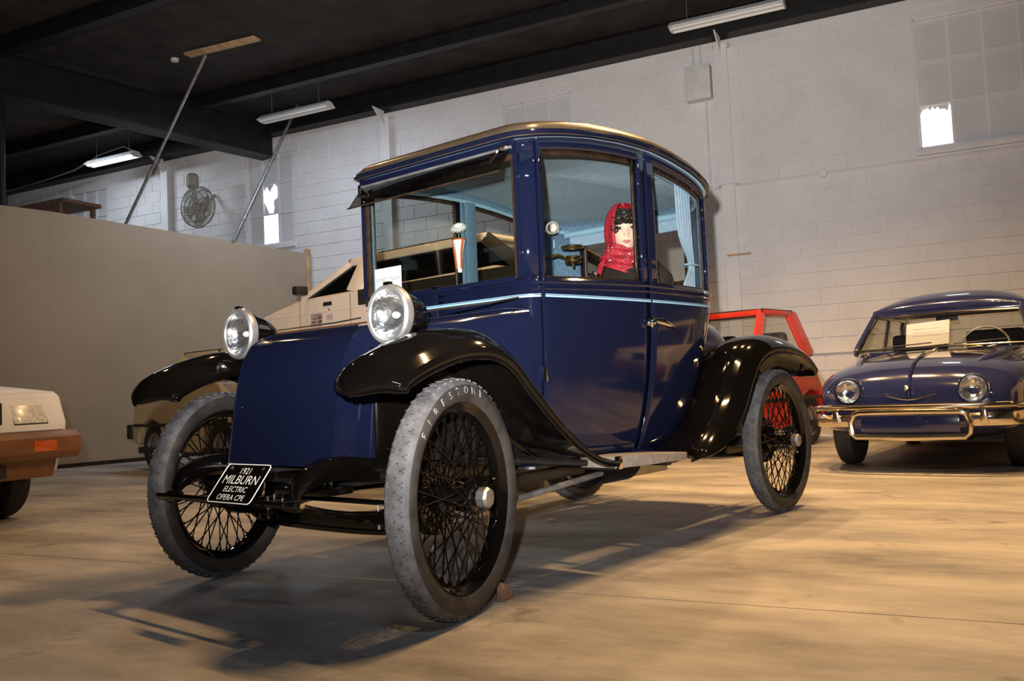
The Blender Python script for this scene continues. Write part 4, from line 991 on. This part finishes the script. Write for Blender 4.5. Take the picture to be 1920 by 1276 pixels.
for sd in (-1, 1): sk.tube([(sd*.09, .02, .945), (sd*.10, -.20, .95), (sd*.10, -.41, .93), (sd*.10, -.46, .86), (sd*.10, -.44, .66), (sd*.10, -.43, .54)], [.11, .10, .078, .075, .07, .06], 14)
sk.build('trousers', 'coat_brown', pr, weld=False)

# ------------------------------------------------------------------ other cars
def wheel_simple(parent, x, y, R_, w, rimmat, z=None, side=1):
    z = R_ if z is None else z
    t = MB().lathe([(R_*.62, -w/2), (R_*.90, -w/2), (R_*.975, -w*.42), (R_, -w*.28), (R_, w*.28), (R_*.975, w*.42), (R_*.90, w/2), (R_*.62, w/2), (R_*.60, 0), (R_*.62, -w/2)], (x, y, z), axis=(1, 0, 0), n=36).build('wheel', 'rubber_dark', parent)
    MB().lathe([(R_*.62, w*.42*side), (R_*.55, w*.30*side), (R_*.30, w*.36*side), (R_*.22, w*.46*side), (0, w*.48*side)], (x, y, z), axis=(1, 0, 0), n=28).build('hub_cap', rimmat, t)
    return t
def quad(mb, a, b, c, d, n=6):
    a, b, c, d = map(Vector, (a, b, c, d))
    return mb.grid(lambda u, v: (a.lerp(b, u)).lerp(d.lerp(c, u), v), n, n)
def cabin(root, c, mat, gmat, posts, roofmat=None, rt=.035, pw_=.05, crown=.03, top_over=.0, dome=False):
    # c: y0,zb,wb base front; y1,zr,wr roof front; y2 roof rear; y3 base rear ; posts: fractions for mid pillars
    y0, y1, y2, y3, zb, zr, wb, wr = c
    def edge(y_base, y_roof, s): return V(s*wb, y_base, zb), V(s*wr, y_roof, zr)
    for s in (1, -1):
        for yb_, yr_, nm, ww in ((y0, y1, 'front_pillar', pw_), (y3, y2, 'rear_pillar', pw_*2.2)):
            p, q = edge(yb_, yr_, s); MB().bar(p, q, .035, ww, up=(0, 1, 0)).build(nm, mat, root, bevel=.008)
        for fb, fr_, ww in posts:
            p, q = edge(y0 + (y3 - y0)*fb, y1 + (y2 - y1)*fr_, s); MB().bar(p, q, .03, ww, up=(0, 1, 0)).build('middle_pillar', mat, root, bevel=.006)
        MB().bar((s*wr, y1, zr), (s*wr, y2, zr), .05, .06).build('roof_rail', mat, root, bevel=.015)
        quad(MB(), (s*(wb-.01), y0 + .03, zb), (s*(wb-.01), y3 - .03, zb), (s*(wr-.005), y2 - .02, zr), (s*(wr-.005), y1 + .02, zr)).build('side_glass', gmat, root)
    MB().bar((-wr, y1, zr), (wr, y1, zr), .05, .06).build('windscreen_header', mat, root, bevel=.015)
    quad(MB(), (-wb + .02, y0, zb), (wb - .02, y0, zb), (wr - .02, y1, zr), (-wr + .02, y1, zr)).build('windscreen', gmat, root)
    quad(MB(), (-wb + .02, y3, zb), (wb - .02, y3, zb), (wr - .02, y2, zr), (-wr + .02, y2, zr)).build('rear_window', gmat, root)
    def rf(u, v):
        x = -1 + 2*u; y = y1 + (y2 - y1)*v
        k = (1 - abs(x)**2.6)**.6 * (1 - abs(2*v - 1)**2.6)**.6 if dome else (1 - abs(x)**3)*(1 - abs(2*v - 1)**3)
        return V(x*(wr + .02 + top_over), y + (-.02 + .04*v), zr + .02 + crown*k)
    MB().grid(rf, 24, 24).build('roof', roofmat or mat, root, solid=rt, off=0, sharp=60)

# red wedge microcar by the wall, tan wedge microcar by the partition
def microcar(loc, rz, mat, label, zr=1.43, nose=.80):
    c = thing('microcar', label, 'car', loc, rz)
    prof = [(0, .34), (0, .50), (.03, .60), (.05, nose - .06), (.10, nose), (.62, .95), (1.0, .98), (1.76, .98), (1.84, .93), (2.02, .68), (2.14, .52), (2.16, .34), (2.10, .26), (2.06, .42), (1.93, .57), (1.75, .60), (1.58, .52), (1.48, .34), (1.46, .22), (.72, .22), (.70, .36), (.60, .52), (.45, .58), (.28, .54), (.16, .40), (.14, .30)]
    MB().prism(prof, lambda y, z, d: (d, y, z), -.68, .68).build('body', mat, c, bevel=.03, segs=3)
    cabin(c, (.60, 1.0, 1.66, 1.80, .97, zr, .66, .54), mat, 'window_glass', (), pw_=.11, crown=.02, roofmat='trim_black')
    for s in (1, -1):
        MB().box2((s*.672, .05, .50), (s*.69, 2.17, .535)).build('rub_strip', 'trim_black', c, bevel=.004)
        for y in (.44, 1.80): wheel_simple(c, s*.58, y, .265, .14, 'steel', side=s)
        MB().lathe([(0, -.02), (.07, -.015), (.085, 0), (.09, .03)], (s*.48, .055, .66), axis=(0, 1, 0), n=24).build('headlamp', 'lens_clear', c)
        st_ = MB().box2((s*.30 - .22, 1.15, .45), (s*.30 + .22, 1.60, .62)).build('seat', 'trim_black', c, bevel=.03)
        MB().box2((s*.30 - .20, 1.55, .60), (s*.30 + .20, 1.68, 1.24)).build('seat_back', 'trim_black', c, bevel=.06, segs=4)
    for y, z0 in ((-.10, .36), (2.14, .36)):
        MB().box2((-.70, y, z0), (.70, y + .10, z0 + .17)).build('bumper', 'trim_black', c, bevel=.02)
    MB().box2((-.66, .10, .20), (.66, 2.1, .27)).build('underbody', 'trim_black', c)
    return c
microcar((-2.57, 8.51, 0), -.29, 'red_paint', 'small red wedge shaped microcar parked against the white wall')
microcar((-8.42, 7.83, 0), -1.801, 'tan_paint', 'tan wedge shaped microcar beside the partition, half hidden by the navy coupe', zr=1.27)

# cream wagon on a low display plinth, nose towards the partition
wo = V(-8.64, 7.15, 0); wdir = V(.9737, -.228, 0); wn = V(.228, .9737, 0)
TH = -1.801
PZ = .60
pos = wo + wdir*2.42 + wn*.80
pl_ = MB().prism([(-.86, -.05), (.86, -.05), (.86, 3.75), (-.86, 3.75)], lambda x, y, d: (x, y, d), 0, PZ).build('display_plinth', 'plinth_grey', bevel=.01)
pl_.location = (pos.x, pos.y, 0); pl_.rotation_euler = (0, 0, TH); tag(pl_, 'low grey display plinth under the cream wagon', 'plinth')
wg = thing('wagon', 'cream wagon with roof rack and door decals standing behind the navy coupe', 'car', (pos.x, pos.y, PZ), TH)
prof = [(0, .30), (-.02, .52), (.02, .74), (.10, .86), (.25, .93), (.55, .995), (.88, 1.055), (1.2, 1.065), (3.3, 1.09), (3.52, 1.05), (3.60, .8), (3.60, .40), (3.5, .28), (3.22, .26), (3.20, .42), (3.06, .60), (2.82, .66), (2.58, .60), (2.44, .42), (2.42, .24), (1.0, .22), (.98, .42), (.84, .60), (.60, .66), (.36, .60), (.22, .42), (.20, .26)]
MB().prism(prof, lambda y, z, d: (d, y, z), -.80, .80).build('body', 'cream_paint', wg, bevel=.05, segs=3)
cabin(wg, (.93, 1.52, 3.12, 3.56, 1.06, 1.335, .775, .66), 'cream_paint', 'wagon_glass', ((.28, .13, .20),), pw_=.05, crown=.03)
for s in (1, -1):
    for y in (.60, 2.82): wheel_simple(wg, s*.70, y, .28, .17, 'steel', side=s)
    MB().tube([(s*.55, 1.75, 1.40), (s*.55, 2.9, 1.40)], .014, 8).build('rack_rail', 'trim_black', wg)
    for y in (1.8, 2.3, 2.85): MB().tube([(s*.55, y, 1.35), (s*.55, y, 1.40)], .012, 8).build('rack_post', 'trim_black', wg)
    MB().box2((s*.80, .98, 1.085), (s*.93, 1.06, 1.17)).build('door_mirror', 'trim_black', wg, bevel=.02)
    MB().box2((s*.80, -.01, .765), (s*.803, 3.58, .780)).build('body_moulding', 'bumper_brown', wg)
    MB().box2((s*.80, .25, .915), (s*.803, 3.5, .92)).build('body_crease', 'cream_paint', wg)
    for y in (.92, 1.64): MB().box2((s*.80, y, .28), (s*.8015, y + .006, 1.05)).build('door_gap', 'bumper_brown', wg)
    MB().box2((s*.80, 1.27, .965), (s*.806, 1.39, 1.0)).build('door_handle', 'trim_black', wg, bevel=.004)
for o_ in [o for o in wg.children if o.name.startswith('rear_pillar')]: o_.data.materials[0] = MATS['trim_black']
for s in (1, -1): MB().prism([(1.75, .93), (1.75, 1.062), (3.55, 1.062), (3.58, .88)], lambda y, z, d: (s*(.801 + d), y, z), 0, .004).build('rear_side_glass', 'dark_glass', wg)
for y in (1.8, 2.3, 2.85): MB().tube([(-.55, y, 1.41), (.55, y, 1.41)], .010, 8).build('rack_bar', 'trim_black', wg)
for nm, y0_, y1_, z0, z1, mt in (('door_decal', 1.09, 1.25, .852, .905, 'decal_dark'), ('door_decal', 1.085, 1.245, .790, .845, 'decal_dark'), ('door_decal', 1.31, 1.40, .840, .885, 'decal_blue'), ('emblem', .52, .545, .80, .83, 'bumper_brown'), ('emblem', 1.34, 1.36, .92, .935, 'bumper_brown')):
    MB().box2((.801, y0_, z0), (.8045, y1_, z1)).build(nm, mt, wg)
MB().box2((-.78, -.10, .36), (.78, .06, .56)).build('bumper', 'cream_paint', wg, bevel=.03)

# white hatchback with a brown bumper, only its front corner in the picture
def hatchback(loc, rz, paint, label):
    wh = thing('hatchback', label, 'car', loc, rz)
    prof = [(.0, .58), (-.01, .66), (.06, .84), (.12, .872), (.9, .95), (1.05, .96), (3.2, .95), (3.5, .85), (3.55, .5), (3.45, .28), (3.0, .26), (2.98, .42), (2.85, .58), (2.65, .63), (2.42, .58), (2.3, .42), (2.28, .22), (1.0, .22), (.98, .42), (.86, .58), (.62, .63), (.40, .58), (.28, .42), (.26, .32), (.10, .32), (.06, .45)]
    MB().prism(prof, lambda y, z, d: (d*(1 - .07*max(0, .25 - y)), y, z), -.765, .765).build('body', paint, wh, bevel=.035, segs=3)
    cabin(wh, (1.0, 1.65, 2.75, 3.4, .95, 1.34, .72, .58), paint, 'window_glass', ((.45, .45, .08),))
    MB().prism([(-.06, .42), (-.10, .47), (-.10, .565), (-.05, .605), (.10, .605), (.10, .42)], lambda y, z, d: (d, y, z), -.79, .79).build('bumper', 'bumper_brown', wh, bevel=.012)
    MB().box2((-.70, .02, .60), (.70, -.03, .612)).build('bumper_cap', 'steel', wh)
    MB().prism([(.02, .30), (-.02, .42), (.3, .42), (.3, .28)], lambda y, z, d: (d, y, z), -.66, .66).build('valance', 'bumper_brown', wh, bevel=.01)
    MB().box2((-.30, -.03, .32), (.30, -.02, .40)).build('valance_grille', 'trim_black', wh)
    for s in (1, -1):
        a0, a1 = (.36, .615)
        bz = MB().prism([(a0, .645), (a1 + .01, .645), (a1, .825), (a0 - .03, .83)], lambda x, z, d: (s*x, d + .02 + .42*(z - .645), z), -.030, .02).build('headlamp_surround', paint, wh, bevel=.006)
        MB().prism([(a0 + .015, .66), (a1 - .012, .66), (a1 - .018, .81), (a0 - .005, .815)], lambda x, z, d: (s*x, d + .02 + .42*(z - .645), z), -.040, -.02).build('headlamp', 'lens_clear', wh, bevel=.012, segs=3)
        MB().tube([V(s*x, -.012 + .42*(z - .645), z) for x, z in ((a0 + .012, .657), (a1 - .01, .657), (a1 - .014, .813), (a0 - .008, .818))], .006, 6, closed=True).build('headlamp_trim', 'trim_black', wh)
        MB().box2((s*.44, -.106, .475), (s*.60, -.095, .545)).build('turn_signal', 'amber_lens', wh, bevel=.004)
        for y in (.63, 2.65): wheel_simple(wh, s*.66, y, .285, .16, 'steel', side=s)
    MB().box2((-.28, -.025, .66), (.28, .02, .80)).build('grille', 'trim_black', wh, bevel=.005)
hatchback((-5.45, 3.27, 0), PI/2, 'white_paint', 'white hatchback with brown bumper and square headlamps by the tan partition')
hatchback((2.15, 6.9, 0), -.2, 'cream_paint', 'cream hatchback parked beside the dark blue saloon, mirrored in the navy coupe door')

# dark blue rounded saloon on the right
du = thing('saloon_car', 'rounded dark blue saloon with chrome bumpers parked facing out from the wall', 'car', (-.205, 7.815, 0), -.164)
def sec(w, zt, zs, zb, n=11):
    pts = [(w*.93, zb), (w*.985, zb + (zs - zb)*.35), (w, zs)]
    for k in range(1, n):
        a = PI/2*k/(n - 1); pts.append((w*math.cos(a)**.75, zs + (zt - zs)*math.sin(a)**.8))
    return pts + [(-x, z) for x, z in reversed(pts[:-1])]
ST = [(-.70, .50, .60, .50, .40), (-.675, .58, .665, .52, .33), (-.62, .655, .735, .55, .28), (-.52, .70, .79, .59, .25), (-.36, .725, .835, .63, .24), (-.1, .74, .872, .67, .22), (.2, .75, .90, .70, .22), (.55, .755, .935, .73, .22), (.9, .755, .95, .75, .22), (1.6, .76, .95, .75, .22), (2.2, .755, .94, .75, .22), (2.6, .74, .92, .72, .24), (2.95, .70, .84, .66, .28), (3.15, .60, .70, .55, .36), (3.2, .5, .6, .5, .42)]
rings = [[V(x, y, z) for x, z in sec(w, zt, zs, zb)] for y, w, zt, zs, zb in ST]
bo = MB().loft(rings, cap=True).build('body', 'dauphine_blue', du, sub=1, sharp=80)
MB().tube([(0, -.712, .52), (0, -.695, .61), (0, -.63, .738), (0, -.5, .806), (0, -.2, .868), (0, .2, .907), (0, .5, .937)], [.006, .012, .014, .014, .012, .010, .006], 8).build('hood_ridge', 'dauphine_blue', du)
MB().tube([(-.18, -.69, .575), (-.05, -.718, .545), (0, -.722, .54), (.05, -.718, .545), (.18, -.69, .575)], .006, 8).build('nose_trim', 'chrome', du)
MB().prism([(0, .60), (.028, .645), (.012, .645), (0, .622), (-.012, .645), (-.028, .645)], lambda x, z, d: (x, d - .155*(z < .62) + .0, z), -.70, -.69).build('nose_emblem', 'chrome', du)
for s in (1, -1):
    MB().tube([V(s*x, y, z) for x, y, z in ((.36, -.575, .72), (.44, -.3, .80), (.50, 0, .84), (.55, .3, .875), (.60, .55, .90))], [.01, .035, .045, .04, .02], 10).build('fender_crown', 'dauphine_blue', du)
    o = (s*.430, -.715, .612)
    hd = MB().lathe([(.10, .10), (.105, .03), (.102, .0), (.095, -.012)], o, axis=(0, 1, 0), n=32).build('headlamp', 'dauphine_blue', du)
    MB().lathe([(.088, -.02), (.100, -.020), (.104, -.008), (.10, .0)], o, axis=(0, 1, 0), n=32).build('rim', 'chrome', hd)
    MB().lathe([(0, -.042), (.03, -.040), (.06, -.033), (.09, -.016)], o, axis=(0, 1, 0), n=32).build('lens', 'lens_glass', hd)
    MB().lathe([(.09, -.012), (.07, .01), (.04, .03), (0, .036)], o, axis=(0, 1, 0), n=32).build('reflector', 'reflector', hd)
    # bumper blades
    p_ = [(.40, -.80, .395), (.50, -.80, .395), (.60, -.765, .395), (.68, -.69, .395), (.72, -.55, .395)]
    mb = MB(); mb.loft([[V(s*x + 0, y + a, z + b_) for a, b_ in ((.03, -.05), (-.005, -.045), (-.022, -.02), (-.022, .02), (-.005, .045), (.03, .05))] for x, y, z in [tuple(v) for v in crom(p_, 4)]], cap=True).build('bumper_blade', 'bumper_chrome', du)
    MB().prism([(-.03, -.05), (.03, -.05), (.022, .05), (0, .075), (-.022, .05)], lambda x, z, d: (s*.50 + x, -.82 + d, .41 + z), -.03, .03).build('overrider', 'bumper_chrome', du, bevel=.012)
    MB().box2((s*.56, -.715, .475), (s*.67, -.68, .51)).build('indicator', 'lens_clear', du, bevel=.008)
    for y in (0, 2.27): wheel_simple(du, s*.62, y, .295, .15, 'plinth_grey', side=s)
# upper bar and number plate loop
MB().tube([(-.72, -.58, .485), (-.66, -.70, .487), (-.5, -.79, .488), (0, -.83, .488), (.5, -.79, .488), (.66, -.70, .487), (.72, -.58, .485)], .021, 10).build('bumper_bar', 'bumper_chrome', du)
MB().tube([(-.36, -.83, .275), (-.385, -.83, .30), (-.395, -.83, .38), (-.37, -.83, .435), (-.33, -.835, .452), (0, -.845, .456), (.35, -.835, .452), (.39, -.83, .435), (.41, -.83, .38), (.40, -.83, .30), (.375, -.83, .275), (0, -.845, .27)], .024, 10, closed=True).build('bumper_loop', 'bumper_chrome', du)
MB().box2((-.33, -.80, .30), (.34, -.785, .43)).build('number_plate_panel', 'dauphine_blue', du, bevel=.006)
MB().box2((-.55, .35, .17), (.55, 2.9, .26)).build('underbody', 'trim_black', du)
cabin(du, (.55, .98, 2.10, 2.62, .93, 1.275, .69, .60), 'dauphine_blue', 'window_glass', ((.50, .46, .06),), pw_=.085, crown=.17, top_over=-.005, dome=True)
MB().tube([(-.665, .535, .945), (-.575, .945, 1.245), (0, .925, 1.262), (.575, .945, 1.245), (.665, .535, .945), (0, .50, .95)], .010, 8, closed=True).build('windscreen_trim', 'bumper_chrome', du)
for x0, x1 in ((-.45, -.05), (.12, .52)):
    MB().tube([(x0, .50, .965), (x1, .515, .985)], .006, 6).build('wiper', 'chrome', du)
MB().tube([(.30 + .19*math.cos(2*PI*k/28), .93 + .06*math.sin(2*PI*k/28), .93 + .18*math.sin(2*PI*k/28)) for k in range(28)], .009, 8, closed=True).build('steering_wheel', 'galvanised', du)
for a in (0.2, 2.9): MB().tube([(.30, .93, .93), (.30 + .19*math.cos(a), .93 + .06*math.sin(a), .93 + .18*math.sin(a))], .007, 6).build('steering_spoke', 'galvanised', du)
MB().box2((-.6, .62, .86), (.6, .85, .93)).build('dashboard', 'dauphine_blue', du, bevel=.02)
MB().tube([(0, .98, 1.25), (0, 1.0, 1.21)], .008, 6).build('mirror_stalk', 'trim_black', du); MB().box2((-.09, .985, 1.185), (.09, 1.0, 1.225)).build('rear_view_mirror', 'trim_black', du, bevel=.008)
for s in (1, -1):
    MB().box2((s*.32 - .24, 1.35, .80), (s*.32 + .24, 1.47, 1.10)).build('seat_back', 'upholstery_dark', du, bevel=.05, segs=3)
DM = Matrix.Translation((-.205, 7.815, 0)) @ Matrix.Rotation(-.164, 4, 'Z')
o = MB().prism([(-.30, -.0), (.05, .02), (.06, .23), (-.29, .21)], lambda u, v, d: DM @ V(u, .70 + .25*v + d, .955 + v), 0, .002).build('paper_card', 'paper'); tag(o, 'white information card behind the windscreen of the dark blue saloon', 'card')
for k, (u0, u1) in enumerate(((-.24, -.02), (-.24, .02), (-.24, .0))):
    MB().prism([(u0, .155 - .03*k), (u1, .16 - .03*k), (u1, .168 - .03*k), (u0, .163 - .03*k)], lambda u, v, d: DM @ V(u, .70 + .25*v + d, .955 + v), -.0008, -.0002).build('print_line', 'ink_pale', o)
